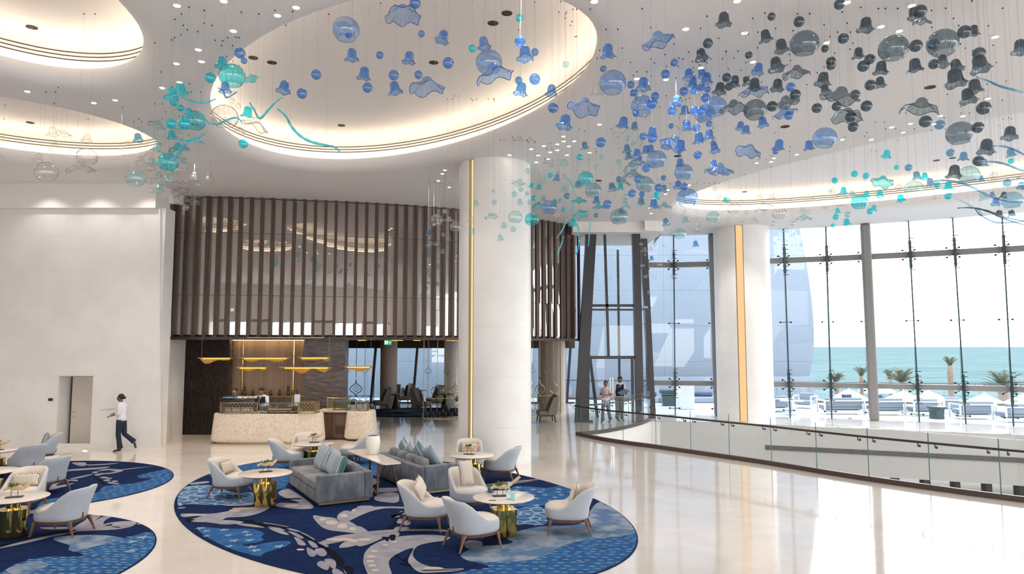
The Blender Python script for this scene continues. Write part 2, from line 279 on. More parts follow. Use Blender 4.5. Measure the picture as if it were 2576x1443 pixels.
M = dict(
    floor=marble_floor(), ceil=mat('matte_ceiling_plaster', (.75,.735,.74), .9), wall=mat('cream_marble_panel', (.73,.715,.70), .35, col2=(.78,.77,.76), nscale=1.2, spec=.4),
    white=mat('white_plaster', (.78,.76,.74), .8), slat=mat('dark_walnut_slat', (.055,.026,.017), .45, col2=(.085,.04,.026), nscale=3, aniso=(6,6,.5)), panel=mirror_panel(),
    slot=mat('dark_slot', (.05,.035,.02), .8), darkwood=mat('dark_brown_timber', (.022,.013,.010), .5, col2=(.04,.022,.016), nscale=4, aniso=(6,6,.5)),
    bronze=mat('dark_bronze', (.05,.035,.03), .4, .6), steel=mat('dark_steel_frame', (.045,.043,.05), .4, .3), grey=mat('grey_steel_column', (.22,.215,.215), .5, .2),
    fin=mat('dark_glass_fin', (.012,.05,.055), .15), bolt=mat('black_bolt', (.02,.02,.022), .4, .5), glass=glass('clear_facade_glass', (.93,.965,.97), spec=.9), rail=glass('clear_balustrade_glass', (.96,.985,.98), (.75,.9,.88), spec=.9),
    edge=mat('green_glass_edge', (.03,.14,.13), .2), handrail=mat('dark_metal_handrail', (.06,.05,.05), .3, .8), kerb=mat('brown_kerb', (.075,.045,.038), .4),
    led=emit('warm_cove_light', (1,.81,.57), 5.2), ledcol=emit('warm_column_light', (1,.56,.22), 1.6), spot=emit('downlight_lens', (1,.9,.75), 12), lampglow=emit('lamp_tube', (1,.62,.22), 2.2),
    brass=mat('polished_brass', (.72,.52,.16), .09, 1), brassd=mat('aged_brass', (.38,.30,.15), .35, .9), top=mat('white_marble_top', (.76,.68,.62), .15, col2=(.68,.60,.54), nscale=3), toprim=mat('dark_table_rim', (.16,.11,.09), .5),
    wood=mat('walnut_leg', (.13,.06,.035), .4, col2=(.18,.085,.05), nscale=6, aniso=(8,8,1)), outer=heather('heather_blue_grey_fabric', (.31,.35,.40), (.42,.455,.50), (.52,.54,.58)), inner=heather('cream_fabric', (.54,.46,.39), (.62,.54,.47), (.68,.61,.54)),
    velvet=mat('grey_velvet', (.075,.085,.105), .8, col2=(.17,.185,.215), nscale=6, spec=.2, sheen=.15, aniso=(1,1,.5), lo=.3, hi=.7, bump=.1), velvett=mat('grey_velvet_cushion', (.12,.125,.14), .8, col2=(.23,.22,.23), nscale=4, spec=.2, sheen=.15),
    pillow=wavebands('cream_zigzag_pillow', (.68,.60,.52), (.5,.42,.34), 9, 'X'), pblue=wavebands('pale_blue_striped_pillow', (.25,.31,.36), (.34,.39,.43), 14, 'X'), pteal=wavebands('teal_patterned_pillow', (.10,.19,.22), (.38,.40,.40), 3.2, 'X'),
    navy=mat('navy_carpet', (.0035,.012,.052), .95, col2=(.005,.019,.075), nscale=8, spec=.1), mid=mat('mid_blue_carpet', (.018,.075,.21), .95, spec=.1, col2=(.03,.12,.30), nscale=5), pale=mat('pale_grey_blue_carpet', (.09,.16,.28), .95, spec=.1, col2=(.25,.29,.35), nscale=2.5, lo=.42, hi=.55),
    leaf=mat('silver_grey_carpet', (.22,.22,.27), .95, spec=.1, col2=(.31,.30,.33), nscale=4), cream=mat('cream_carpet', (.46,.39,.33), .95, spec=.1), black=mat('black_carpet', (.004,.005,.012), .95, spec=.1), dash=mat('light_blue_carpet', (.22,.33,.43), .95, spec=.1), cells=cells('coral_cell_carpet'),
    skin=mat('brown_skin', (.19,.085,.05), .5), skin2=mat('tan_skin', (.30,.15,.09), .5), hair=mat('black_hair', (.008,.007,.007), .5), shirt=mat('white_shirt', (.72,.72,.78), .8), navycl=mat('navy_cloth', (.012,.018,.045), .85), greycl=mat('grey_cloth', (.13,.15,.18), .85), shoe=mat('black_shoe', (.01,.01,.012), .3), eye=mat('eye_white', (.7,.7,.7), .3), pink=mat('pale_pink_blouse', (.62,.5,.5), .8),
    stone=mat('cream_veined_stone', (.64,.54,.43), .7, col2=(.74,.65,.55), nscale=16, bump=.3, spec=.1, detail=10, lo=.40, hi=.56), stripe=bands('striped_brown_marble', (.03,.02,.018), (.15,.11,.10), 9, (.25,.25,3), .25), veneer=bands('taupe_wood_veneer', (.22,.155,.115), (.30,.22,.165), 2.5, (2.5,2.5,.1), .5),
    cab=mat('walnut_cabinet', (.10,.055,.035), .5, col2=(.14,.075,.045), nscale=4, aniso=(6,6,.6)), blackm=mat('black_machine', (.008,.01,.018), .25), chrome=mat('chrome', (.7,.7,.7), .15, 1), china=mat('white_china', (.78,.76,.74), .25), bluec=mat('blue_china', (.05,.12,.22), .25),
    leafg=mat('dark_green_leaf', (.05,.12,.04), .6, col2=(.10,.2,.06), nscale=30), drift=mat('driftwood', (.45,.30,.16), .8, col2=(.62,.45,.28), nscale=30), vase=mat('ivory_vase', (.76,.74,.66), .35), vblue=mat('deep_blue_lining', (.01,.04,.25), .5),
    terrace=mat('white_terrace_stone', (.45,.475,.50), .5), sand=mat('pale_sand', (.40,.37,.33), .95, col2=(.46,.42,.37), nscale=.4), sea=waves_mat(), bldg=mat('pale_blue_cladding', (.165,.20,.25), .6, spec=.2), oframe=mat('white_outdoor_frame', (.72,.74,.77), .5), ocush=mat('grey_outdoor_cushion', (.22,.26,.32), .9), onavy=mat('navy_outdoor_pillow', (.04,.05,.11), .9),
    umb=mat('white_umbrella_canvas', (.62,.70,.78), .8), frond=mat('palm_frond', (.06,.065,.035), .8), trunk=mat('palm_trunk', (.11,.075,.055), .9, col2=(.18,.13,.10), nscale=8, aniso=(1,1,4)), hedge=mat('hedge_green', (.10,.14,.08), .9),
    cafe=mat('brown_leather', (.075,.055,.045), .5), cafeb=mat('taupe_leather', (.17,.145,.12), .5), dark=mat('black_table', (.015,.013,.013), .4), brown=mat('tan_column_plaster', (.42,.35,.30), .8), sign=mat('exit_sign_green', (.01,.12,.06), .5, emis=(.02,.35,.15), estr=.5), signw=mat('exit_sign_white', (.8,.8,.8), .5, emis=(.8,1,.9), estr=.7),
    grille=mat('dark_linear_grille', (.10,.10,.10), .6), card=mat('white_card', (.8,.82,.85), .6), jar=glass('jar_glass', (.6,.55,.5), (.3,.25,.2)), spice=mat('spice_filling', (.20,.12,.07), .9), wire=mat('steel_wire', (.33,.33,.34), .7), mesh=glass('gold_mesh_shade', (.62,.45,.2), (.5,.33,.1), spec=.7, rough=.3, body=.5, bodycol=(1,.62,.2)),
    door=mat('cream_door', (.64,.59,.54), .4), ply=mat('black_ply', (.02,.02,.02), .5),
)
GP = dict(   # colour: (small tint, small rim, body colour, body share, dome tint, dome rim)
    C=((.36,.60,.92),(.07,.14,.52),(.12,.34,.80),.11,(.60,.76,.96),(.14,.22,.70)), S=((.26,.34,.40),(.07,.11,.16),(.12,.20,.26),.04,(.46,.54,.59),(.12,.18,.23)),
    T=((.17,.89,.96),(.02,.46,.58),(.02,.74,.86),.2,(.38,.90,.94),(.03,.46,.6)), A=((.72,.91,.92),(.30,.62,.68),(.4,.8,.85),.05,(.80,.93,.93),(.34,.64,.68)),
    W=((.94,.93,.92),(.62,.58,.55),(.8,.8,.8),.02,(.94,.93,.92),(.60,.56,.53)), L=((.40,.64,.80),(.14,.34,.52),(.15,.4,.6),.07,(.64,.80,.87),(.18,.40,.56)))
NMG = dict(C='cobalt', S='smoke', T='turquoise', A='aqua', W='clear', L='steel_blue'); GLK = {}
for _k, (_a, _b, _c2, _w, _d, _e) in GP.items():
    GLK[_k,'b'] = glass(NMG[_k]+'_ball_glass', _a, _b, body=_w, bodycol=_c2, base=.08, rough=.03); GLK[_k,'d'] = glass(NMG[_k]+'_dome_glass', _d, _e, body=_w*.7, bodycol=_c2, base=.09, rough=.03)
    GLK[_k,'s'] = glass(NMG[_k]+'_ribbed_glass', _a if _k != 'W' else _a, _b, body=_w*.5, bodycol=_c2, ribs=9, base=.10, rough=.03); GLK[_k,'r'] = glass(NMG[_k]+'_ribbed_dome_glass', _d, _e, body=_w*.5, bodycol=_c2, ribs=14, base=.10, rough=.03)
    GLK[_k,'l'] = glass(NMG[_k]+'_fluted_glass', _a, _b, body=_w, bodycol=_c2, ribs=12, base=.08, rough=.03); GLK[_k,'k'] = glass(NMG[_k]+'_skirt_glass', _d, _e, body=_w, bodycol=_c2, ribs=16, base=.08, rough=.03)
    GLK[_k,'rim'] = mat(NMG[_k]+'_glass_rim', tuple(.5*v for v in _b), .1, spec=.8)
GL = {k: GLK[k,'b'] for k in GP}
GL['T'] = glass('turquoise_tendril_glass', (.20,.82,.90), (.02,.42,.55), body=.38, bodycol=(.02,.72,.85), base=.12, rough=.03)
# ================================================================ SETTING
CZ = 7.9
FB = [(6.0,31.6),(7.13,31.4),(8.9,31.05),(10.35,30.75),(11.75,30.4),(13.26,29.85),(14.7,29.3),(16.2,28.65),(17.6,27.95),(18.96,27.25),(20.35,26.3),(21.7,25.2)]
FT = [(5.85,31.3),(7.2,31.4),(8.79,31.0),(10.2,30.2),(11.41,29.6),(12.95,29.05),(14.2,28.4),(15.6,27.7),(16.9,27.0),(18.25,26.2),(19.6,25.3),(20.95,24.2)]
EXT = [(23.6,22.5),(26,18),(27.5,12),(28,5),(28,-12)]
SL = [(-11.3,22.7),(-9.47,22.83),(-7.75,23.14),(-5.87,23.55),(-3.93,24.1),(-1.94,24.9),(-.3,25.9),(.96,26.95),(2.0,27.9),(2.78,28.6)]
SLP = [(p.x,p.y) for p in smooth_path([(*p,0) for p in SL], 6)]
NEAR = [(2.2,24.3),(2.8,23.0),(3.5,22.0),(4.2,21.2),(4.95,20.25),(5.7,19.3),(6.4,18.4),(7.1,17.35),(7.85,16.25),(8.65,15.25),(9.45,14.35),(10.3,13.55),(11.6,12.4),(13.4,10.9)]
BACK = [(2.2,24.3),(3.1,24.85),(4.1,26.1),(4.95,27.5),(5.6,28.95)]
FAR = [(5.96,28.85),(9.4,27.68),(13.2,26.15),(17.2,24.5),(20.5,22.2),(22.5,18.5),(22.5,14),(20,9.5),(16,8.6)]
def offs(path, d):
    out = []
    for i, p in enumerate(path):
        a = path[max(i-1,0)]; b = path[min(i+1,len(path)-1)]; t = Vector((b[0]-a[0], b[1]-a[1])).normalized(); out.append((p[0]-t.y*d, p[1]+t.x*d))
    return out
def flat(name, outer, holes, z, m, up=1, kind='structure'):
    loops = [[Vector((p[0],p[1],0)) for p in outer]]+[[Vector((p[0],p[1],0)) for p in h] for h in holes]
    tris = tessellate_polygon(loops); vs = [(v.x,v.y,z) for l in loops for v in l]
    fs = []
    for t in tris:
        a, b, c = (Vector(vs[i]) for i in t)
        cr_ = (b-a).cross(c-a).z
        if abs(cr_) < 1e-9: continue
        fs.append(tuple(t) if cr_*up > 0 else tuple(reversed(t)))
    me = bpy.data.meshes.new(name); me.from_pydata(vs, [], fs); me.update(); me.materials.append(m)
    o = bpy.data.objects.new(name, me); C.objects.link(o); BASE[o.name] = Vector(); o['kind'] = kind
    return o
nearp = [(p.x,p.y) for p in smooth_path([(*p,0) for p in NEAR], 5)]
backp = [(p.x,p.y) for p in smooth_path([(*p,0) for p in BACK], 4)]
void = nearp + FAR[::-1] + backp[::-1][:-1]
flat('floor', [(-18,-12),(28,-12)]+EXT[::-1][1:]+FB[::-1]+[(4.9,31.6),(3,33),(3,38),(-18,38)], [void], 0, M['floor'])
# ceiling with four oval recesses
def ell(cx, cy, a, b, ang, off=0, n=72):
    ca, sa = math.cos(math.radians(ang)), math.sin(math.radians(ang)); out = []
    for k in range(n):
        t = 2*PI*k/n; nx, ny = math.cos(t)*b, math.sin(t)*a; l = math.hypot(nx, ny); x = a*math.cos(t)+off*nx/l; y = b*math.sin(t)+off*ny/l
        out.append((cx+x*ca-y*sa, cy+x*sa+y*ca))
    return out
COF = [(-2.712,14.438,5.615,3.152,-54.06), (-7.8,9.95,2.97,1.99,-83.5), (-11.6,16.2,2.96,2.69,-140.6), (14.66,17.78,11.7,4.73,-45.85)]
co = [(-18,-12),(28,-12)]+EXT[::-1][1:]+FT[::-1]+[(4.9,31.3),(3.4,29.9)]+offs(SLP,.5)[::-1]+[(-18,23.3)]
flat('ceiling', co, [ell(*c, off=.5) for c in COF], CZ, M['ceil'], up=-1)
ce = bpy.data.objects['ceiling']
for i, c in enumerate(COF):
    prof = [(.5,7.9),(.36,7.905),(.24,7.925),(.13,7.965),(.05,8.03),(.01,8.1),(0,8.16),(.02,8.2),(.05,8.21),(.34,8.21),(.34,8.72),(.32,8.82),(.26,8.88),(.18,8.9)]
    R = [ell(*c, off=o) for o, z in prof]; n = 72; vs = [(x,y,prof[j][1]) for j, r in enumerate(R) for x, y in r]
    fs = [(j*n+k, j*n+(k+1)%n, (j+1)*n+(k+1)%n, (j+1)*n+k) for j in range(len(prof)-1) for k in range(n)]+[tuple(range((len(prof)-1)*n, len(prof)*n))]
    MB().add(vs, fs).build('ceiling_recess', M['ceil'], ce, smooth=True)
    for z0, z1, o1, o2, mm, nm in [(8.215,8.235,.12,.24,M['led'],'cove_light')]:
        A, B = ell(*c, off=o1), ell(*c, off=o2); b = MB()
        b.add([(x,y,z1) for x,y in A]+[(x,y,z1) for x,y in B], [(k,(k+1)%n,n+(k+1)%n,n+k) for k in range(n)])
        b.build(nm, mm, ce)
    if i < 3:
        A, B = ell(*c, off=1.05), ell(*c, off=1.06); b = MB(); b.add([(x,y,7.8985) for x,y in A]+[(x,y,7.8985) for x,y in B], [(k,(k+1)%n,n+(k+1)%n,n+k) for k in range(n)]); b.build('seam_ring', M['card'], ce)
    for z in (8.46,8.535,8.61):
        A = ell(*c, off=.33); b = MB()
        b.add([(x,y,z) for x,y in A]+[(x,y,z+.022) for x,y in A], [(k,(k+1)%n,n+(k+1)%n,n+k) for k in range(n)]); b.build('air_slot', M['slot'], ce)
# left wall ------------------------------------------------------
wl = struct(MB().box(-15.25,21.6,3.6,3.5,.6,7.2).box(-11.5,21.6,3.6,1.9,.6,7.2).box(-12.97,21.6,4.65,1.02,.6,5.1).box(-12.97,21.88,1.06,1.02,.06,2.12).build('wall_left', M['wall']))
wl.name = 'wall_left'
xs = [-10.5,-11.15,-11.8,-12.46,-12.97,-13.48,-14.15,-14.85,-15.55,-16.25,-16.95]; zs = [.13,1.08,2.12,3.17,4.21,5.26,6.3,7.15]
for i in range(len(xs)-1):
    for j in range(len(zs)-1):
        if i in (3,4) and zs[j] < 2: continue
        x1, x0 = xs[i], xs[i+1]
        if i == 0:
            f = lambda z: -10.40-.28*z/7.15
            MB().add([(x0+.0008,21.3,zs[j]+.0008),(f(zs[j]),21.3,zs[j]+.0008),(f(zs[j+1]),21.3,zs[j+1]-.0008),(x0+.0008,21.3,zs[j+1]-.0008),(x0+.0008,21.2,zs[j]+.0008),(f(zs[j]),21.2,zs[j]+.0008),(f(zs[j+1]),21.2,zs[j+1]-.0008),(x0+.0008,21.2,zs[j+1]-.0008)],
                [(0,1,2,3),(4,7,6,5),(0,4,5,1),(1,5,6,2),(2,6,7,3),(3,7,4,0)]).build('marble_panel', M['wall'], wl)
        else: MB().box((x0+x1)/2,21.25,(zs[j]+zs[j+1])/2,x1-x0-.0016,.1,zs[j+1]-zs[j]-.0016).build('marble_panel', M['wall'], wl)
struct(MB().add([(-10.40,21.2,0),(-10.68,21.2,7.15),(-11.15,23.0,7.5),(-10.9,23.0,0)], [(0,1,2,3)]).build('wall_end', M['wall'])).name = 'trim_1'
struct(MB().box(-13.9,21.24,.065,7,.1,.13).build('baseboard_left', M['wall']))
struct(MB().box(-14.35,21.5,7.53,7.2,.9,.76).box(-10.9,22.2,7.75,.36,1.5,.3).build('trim_2', M['white']))
struct(MB().wall([(-17,21.3),(-17,-12)], 0, 7.9).build('wall_side', M['wall']))
rw = MB().box(5,-12,6.45,48,.4,2.9)
for x_ in (-14,-6.5,1,8,15,22): rw.box(x_,-12,2.65,2.4,.4,5.3)
struct(rw.box(5,-12,.5,48,.3,1).build('wall_rear', M['wall']))
d = struct(MB().box(-12.96,21.8,1.04,.92,.05,2.06).build('door_1', M['door']))
d1 = MB().tube([(-13.36,21.76,1.0),(-13.36,21.68,1.0),(-13.22,21.68,1.0)], .011).sphere((-13.36,21.77,.88),.02).build('door_handle', M['chrome'], d)
MB().box(-13.44,21.78,1.04,.02,.04,2.06).box(-12.97,21.78,.015,.94,.04,.02).build('door_gap', M['slot'], d)
tag(MB().rbox(-13.68,21.18,1.42,.13,.03,.08,.008).build('wall_switch', M['blackm']), 'small black wall switch panel left of the recessed cream door', 'switch')
tag(MB().tube([(-12.27,20.65,.0),(-12.27,20.65,.012)], .05, 12).build('floor_uplight', M['spot']), 'tiny glowing floor uplight in the marble beside the cream door', 'light')
# slatted upper wall ---------------------------------------------
wb = struct(MB().wall(offs(SLP,.42), 3.28, 7.9).build('wall_back', M['darkwood']))
sp_ = resample([(*p,0) for p in SLP], .338); zr = [3.36,4.66,6.72,7.88]
slm = None; pms = {}; random.seed(3)
for i, p in enumerate(sp_):
    a = sp_[max(i-1,0)]; b = sp_[min(i+1,len(sp_)-1)]; ang = math.atan2(b.y-a.y, b.x-a.x); nx, ny = -math.sin(ang), math.cos(ang)
    if slm is None:
        o = MB().box(0,0,0,.095,.09,4.62).build('slat', M['slat'], wb); slm = o
    else: o = inst(slm, wb)
    o.location = (p.x+nx*.1, p.y+ny*.1, 5.59); o.rotation_euler = (0,0,ang)
    if i < len(sp_)-1:
        q = (p+sp_[i+1])/2; L = (sp_[i+1]-p).length
        for j in range(3):
            h = zr[j+1]-zr[j]
            if j not in pms: o = MB().box(0,0,0,L-.006,.02,h-.012).build('mirror_panel', M['panel'], wb); pms[j] = o
            else: o = inst(pms[j], wb)
            a2 = math.atan2(sp_[i+1].y-p.y, sp_[i+1].x-p.x)
            o.location = (q.x-math.sin(a2)*.26, q.y+math.cos(a2)*.26, (zr[j]+zr[j+1])/2); o.rotation_euler = (0,0,a2+random.uniform(-.004,.004))
b = MB()
for p0, p1 in zip(SLP[:-1], SLP[1:]): b._wb(p0, p1, 3.2, 3.3, .22)
b.build('bottom_rail', M['bronze'], wb)
MB().box(-11.13,22.9,5.57,.30,.42,4.7).build('end_fin', M['slat'], wb)
tag(MB().rbox(*gy(584,779,22.72),.10,.06,.10,.01).build('wall_sensor', M['card']), 'small white sensor box fixed on the slatted wall', 'sensor')
tag(MB().rbox(*gy(1403,849,27.6),.10,.06,.12,.01).build('wall_sensor', M['card']), 'small white sensor at the slatted wall foot right of the round column', 'sensor')
# cafe shell under the slats
flat('ceiling_cafe', SLP+[(3.2,29.4),(3,38),(-18,38),(-18,22.7)], [], 3.3, M['darkwood'], up=-1)
cw = struct(MB().box(-10.5,24.45,1.65,1.6,.1,3.3).build('wall_slatted', M['darkwood']))
o0 = None
for k in range(38):
    x = -11.27+k*.042
    if o0 is None: o0 = MB().box(0,0,1.65,.022,.04,3.3).build('timber_batten', M['darkwood'], cw); o = o0
    else: o = inst(o0, cw)
    o.location = (x,24.38,0)
struct(MB().box(-11.55,24,1.65,.7,3,3.3).build('wall_return', M['wall']))
struct(MB().box(-8.6,24.95,1.65,2.9,.1,3.3).build('wall_veneer', M['veneer']))
struct(MB().box(-9.88,24.7,1.65,.22,.5,3.3).box(-6.46,24.75,1.65,1.42,.5,3.3).build('wall_striped', M['stripe']))
struct(MB().wall([(-5.9,25.0),(-9.35,38)], 0, 3.3).build('wall_cafe', M['darkwood']))
struct(MB().box(-3.2,37.4,3.10,13,.4,.42).build('trim_3', M['darkwood']))
struct(MB().box(-8.4,24.7,3.22,2.6,.12,.05).build('trim_4', emit('bar_cove_light',(1,.6,.22),3)))
# cafe far windows
cwx = [-9.5,-7.3,-5.1,-2.9,-1.9,-.8,.2,1.5,3.0]
wn = struct(MB().box(-3.2,37.7,.03,13,.2,.06).build('window_1', M['steel']))
for a, b_ in zip(cwx[:-1], cwx[1:]):
    MB().box((a+b_)/2,37.75,1.55,b_-a-.06,.012,2.95).build('pane', M['glass'], wn)
for a in cwx: MB().beam((a-.12,37.6,0),(a+.1,37.6,3.0),.12,.2).build('mullion', M['steel'], wn)
# round columns --------------------------------------------------
def column(name, cx, cy, R, z0, z1, slot, hw, zj, nseg, label, slotmat, sidemat):
    a0 = slot+hw; a1 = slot-hw+2*PI
    t = struct(MB().lathe([(R-.12,z0),(R-.12,z1)], 48, cx, cy).build(name, M['wall'], smooth=True))
    zz = [z0]+zj+[z1]
    for j in range(len(zz)-1):
        for k in range(nseg):
            b0 = a0+(a1-a0)*k/nseg+.0008; b1 = a0+(a1-a0)*(k+1)/nseg-.0008; n = 12; vs = []; zA, zB = zz[j]+.001, zz[j+1]-.001
            for m in range(n+1):
                an = b0+(b1-b0)*m/n
                for r in (R-.08, R):
                    for z in (zA, zB): vs.append((cx+r*math.cos(an), cy+r*math.sin(an), z))
            fs = []
            for m in range(n):
                q = m*4; fs += [(q+2,q+6,q+7,q+3),(q,q+1,q+5,q+4),(q+1,q+3,q+7,q+5),(q,q+4,q+6,q+2)]
            fs += [(0,2,3,1),(n*4,n*4+1,n*4+3,n*4+2)]
            MB().add(vs, fs).build('column_panel', M['wall'], t, smooth=True)
    b = MB(); n = 4; vs = []
    for m in range(n+1):
        an = slot-hw+2*hw*m/n; vs += [(cx+(R-.07)*math.cos(an), cy+(R-.07)*math.sin(an), z) for z in (z0+.02, z1-.02)]
    b.add(vs, [(m*2,m*2+2,m*2+3,m*2+1) for m in range(n)]).build('light_strip', slotmat, t)
    for sgn in (-1,1):
        an = slot+sgn*hw*.97; MB().box(0,0,0,.07,.02,z1-z0-.04, M=Matrix.Translation((cx+(R-.035)*math.cos(an), cy+(R-.035)*math.sin(an), (z0+z1)/2)) @ Matrix.Rotation(an,4,'Z')).build('slot_trim', sidemat, t)
    return t
column('column_round_near', -.46, 18.97, .97, 0, CZ, math.radians(-128), .075, [.95,2.22,3.5,4.78,6.06,7.3], 4, '', emit('column_light_pale',(1,.83,.50),.42), M['brassd'])
column('column_round_far', 9.6, 29.4, 1.12, 0, CZ, math.radians(-112), .135, [1.4,2.75,4.1,5.45,6.8], 4, '', emit('column_light_orange',(1,.63,.31),.42), M['wood'])
# facade ---------------------------------------------------------
fac = struct(MB().box(14,29.65,.02,.1,.1,.04).build('window_2', M['grey']))
def fpt(i, z): a = Vector((*FB[i],0)); b = Vector((*FT[i],CZ)); return a.lerp(b, z/CZ)
lv = [0,1.38,4.0,6.6,7.9]
steelc = {2,6,10}
for i in range(len(FB)-1):
    for j in range(4):
        if i < 0: continue
        q = [fpt(i,lv[j]), fpt(i+1,lv[j]), fpt(i+1,lv[j+1]), fpt(i,lv[j+1])]
        c0 = sum(q, Vector())/4; q = [c0+(p-c0)*.996+Vector((0,.12,0)) for p in q]
        MB().add(q, [(0,1,2,3)]).build('pane', M['glass'], fac)
    for zt, hh in ((1.38,.2),(6.6,.22)):
        a, b_ = fpt(i,zt), fpt(i+1,zt); MB().beam(a+Vector((0,-.02,0)), b_+Vector((0,-.02,0)), .16, hh, (0,0,1)).build('transom', M['grey'], fac)
def spider(z, i):
    p = fpt(i,z); t = (Vector((*FB[min(i+1,11)],0))-Vector((*FB[max(i-1,0)],0))).normalized(); b = MB()
    two = (z == 4.0 or z == .29)
    for s_ in (-1,1):
        for dz in ((0,) if two else (.22,-.22)):
            e = p+t*s_*(.21)+Vector((0,.02,dz*.85)); b.tube([p+Vector((0,-.1,dz*.25)), e+Vector((0,-.08,0)), e+Vector((0,.08,0))], .013, 6); b.sphere(e+Vector((0,-.08,0)), .04, 8, 6)
    return b
for i in range(len(FB)):
    if i in steelc:
        a, b_ = fpt(i,0), fpt(i,CZ); ang = math.atan2(FB[i][1]-FB[i-1][1], FB[i][0]-FB[i-1][0])
        MB().beam(a+Vector((0,-.25,0)), b_+Vector((0,-.25,0)), .36, .36, (math.sin(ang)*-1, math.cos(ang), 0)).build('steel_column', M['grey'], fac, bevel=.08)
        for z in (.29,1.38,4.0,6.6):
            spider(z, i).build('spider_fitting', M['bolt'], fac)
        continue
    t = (Vector((*FB[min(i+1,11)],0))-Vector((*FB[max(i-1,0)],0))).normalized(); nrm = (-t.y, t.x, 0)
    MB().beam(fpt(i,0)+Vector((0,-.14,0)), fpt(i,CZ)+Vector((0,-.14,0)), .05, .34, nrm).build('glass_fin', M['fin'], fac)
    for z in (.29,1.38,4.0,6.6): spider(z, i).build('spider_fitting', M['bolt'], fac)
    b = MB()
    for zc in (1.38, 6.6):
        p = fpt(i,zc); b.beam(fpt(i,zc-.55)+Vector((0,-.16,0)), fpt(i,zc+.55)+Vector((0,-.16,0)), .09, .3, nrm)
        for k in range(8):
            z = zc-.62+k*.177; q = fpt(i,z)+Vector((0,-.26,0)); b.tube([q-t*.11, q+t*.11], .014, 5)
    b.build('splice_plate', M['bolt'], fac)
for a, b_ in zip([FB[-1]]+EXT[:-1], EXT):
    MB().add([(a[0],a[1],0),(b_[0],b_[1],0),(b_[0],b_[1],7.9),(a[0],a[1],7.9)], [(0,1,2,3)]).build('pane', M['glass'], fac)
# void fascia and lower level
vf = struct(MB().wall(nearp, -4.4, -.02).wall(backp, -4.4, -.02).wall([(5.6,28.95),(5.96,28.85)], -4.4, -.02).build('wall_void', M['white']))
fo = offs(FAR, 0)
struct(MB().wall(FAR, -1.72, -.01).wall(offs(FAR,.03), -4.4, -4.38).build('wall_void_far', mat('shaded_white_plaster', (.56,.555,.55), .8))).name = 'wall_far'  # white plaster greyed: shade of the unlit side put into the colour
g_ = MB(); gp = resample([(*p,0) for p in FAR[1:5]], .34)
for p0, p1 in zip(gp[1:-1], gp[2:]): g_._wb((p0.x,p0.y-.02), ((p0.x*.03+p1.x*.97),(p0.y*.03+p1.y*.97)-.02), -.95, -.78, .03)
tag(g_.build('linear_grille', M['grille']), 'dark segmented air grille strip on the white slab edge below the sea windows', 'grille')
struct(MB().add([(-2,10,-4.4),(40,-5,-4.4),(60,40,-4.4),(-2,40,-4.4)], [(0,1,2,3)]).build('floor_lower', M['terrace']))
lp = resample([(*p,0) for p in FAR[1:5]], .95)
ORD = 'first second third fourth fifth sixth seventh eighth ninth tenth eleventh twelfth thirteenth fourteenth fifteenth sixteenth seventeenth eighteenth nineteenth twentieth'.split()
for k, p in enumerate(lp[3:]):
    tag(MB().box(p.x+.3,p.y+.75,-3.05,.2,.3,2.75).build('glazing_post', M['steel']), ORD[k]+' from left of the dark glazing posts on the lower floor', 'post', 'dark posts of the lower floor glazing')
# terrace slab, sand, sea, building
flat('floor_terrace', [(4.9,31.65)]+FB+[(23.7,22.6),(26.1,18.1),(27.6,12.1),(28.1,5),(28.1,-12),(60,-12),(60,20),(36,30),(27,36.5),(-12,45),(-18,45),(-18,38.05),(3.05,38.05),(3.05,33.05)], [], -.015, M['terrace'])
struct(MB().wall([(60,20),(36,30),(27,36.5),(-12,45),(-18,45)], -.6, -.02).build('wall_terrace_edge', M['terrace'])).name = 'trim_5'
struct(MB().add([(-200,25,-3.7),(300,-60,-3.7),(300,62,-3.7),(-200,78,-3.7)], [(0,1,2,3)]).build('ground_sand', M['sand'])).name = 'ground'
struct(MB().add([(-6000,60,-4.3),(6000,30,-4.3),(6000,7000,-4.3),(-6000,7000,-4.3)], [(0,1,2,3)]).build('sea', M['sea']))
bz = [(17.2,0),(17.75,2.5),(17.85,4.5),(17.6,7.5),(17.0,11),(16,14)]; bz = smooth_path([(x,0,z) for x,z in bz], 4)
bl = thing('hotel_wing', 'pale blue clad hotel wing with curved edge left of the sea', 'building', (0,41.6,0))
zz = [-3.7,0,2.1,4.2,6.3,8.4,10.5,12.6,14]
def bxr(z):
    for p, q in zip(bz[:-1], bz[1:]):
        if p.z <= z <= q.z: return p.x+(q.x-p.x)*(z-p.z)/(q.z-p.z)
    return bz[0].x if z < 0 else bz[-1].x
MB().box(2,1.205,5,28,1.6,18).build('wall', M['bldg'], bl)
for j in range(len(zz)-1):
    zs_ = [zz[j]+(zz[j+1]-zz[j])*k/4 for k in range(5)]
    zs_[0] += .004; zs_[-1] -= .004
    xl = [-12,-8.5,-5,-1.5,2,5.5,9,12.5]
    for a, b_ in zip(xl[:-1], xl[1:]): MB().box((a+b_)/2,.36,(zz[j]+zz[j+1])/2,b_-a-.008,.08,zz[j+1]-zz[j]-.008).build('cladding_panel', M['bldg'], bl)
    poly = [(12.51,zs_[0])]+[(bxr(z),z) for z in zs_]+[(12.51,zs_[-1])]; n = len(poly)
    MB().add([(x,.3,z) for x,z in poly]+[(x,2,z) for x,z in poly], [tuple(range(n)),tuple(range(2*n-1,n-1,-1))]+[(i,i+n,(i+1)%n+n,(i+1)%n) for i in range(n)]).build('cladding_panel', M['bldg'], bl)
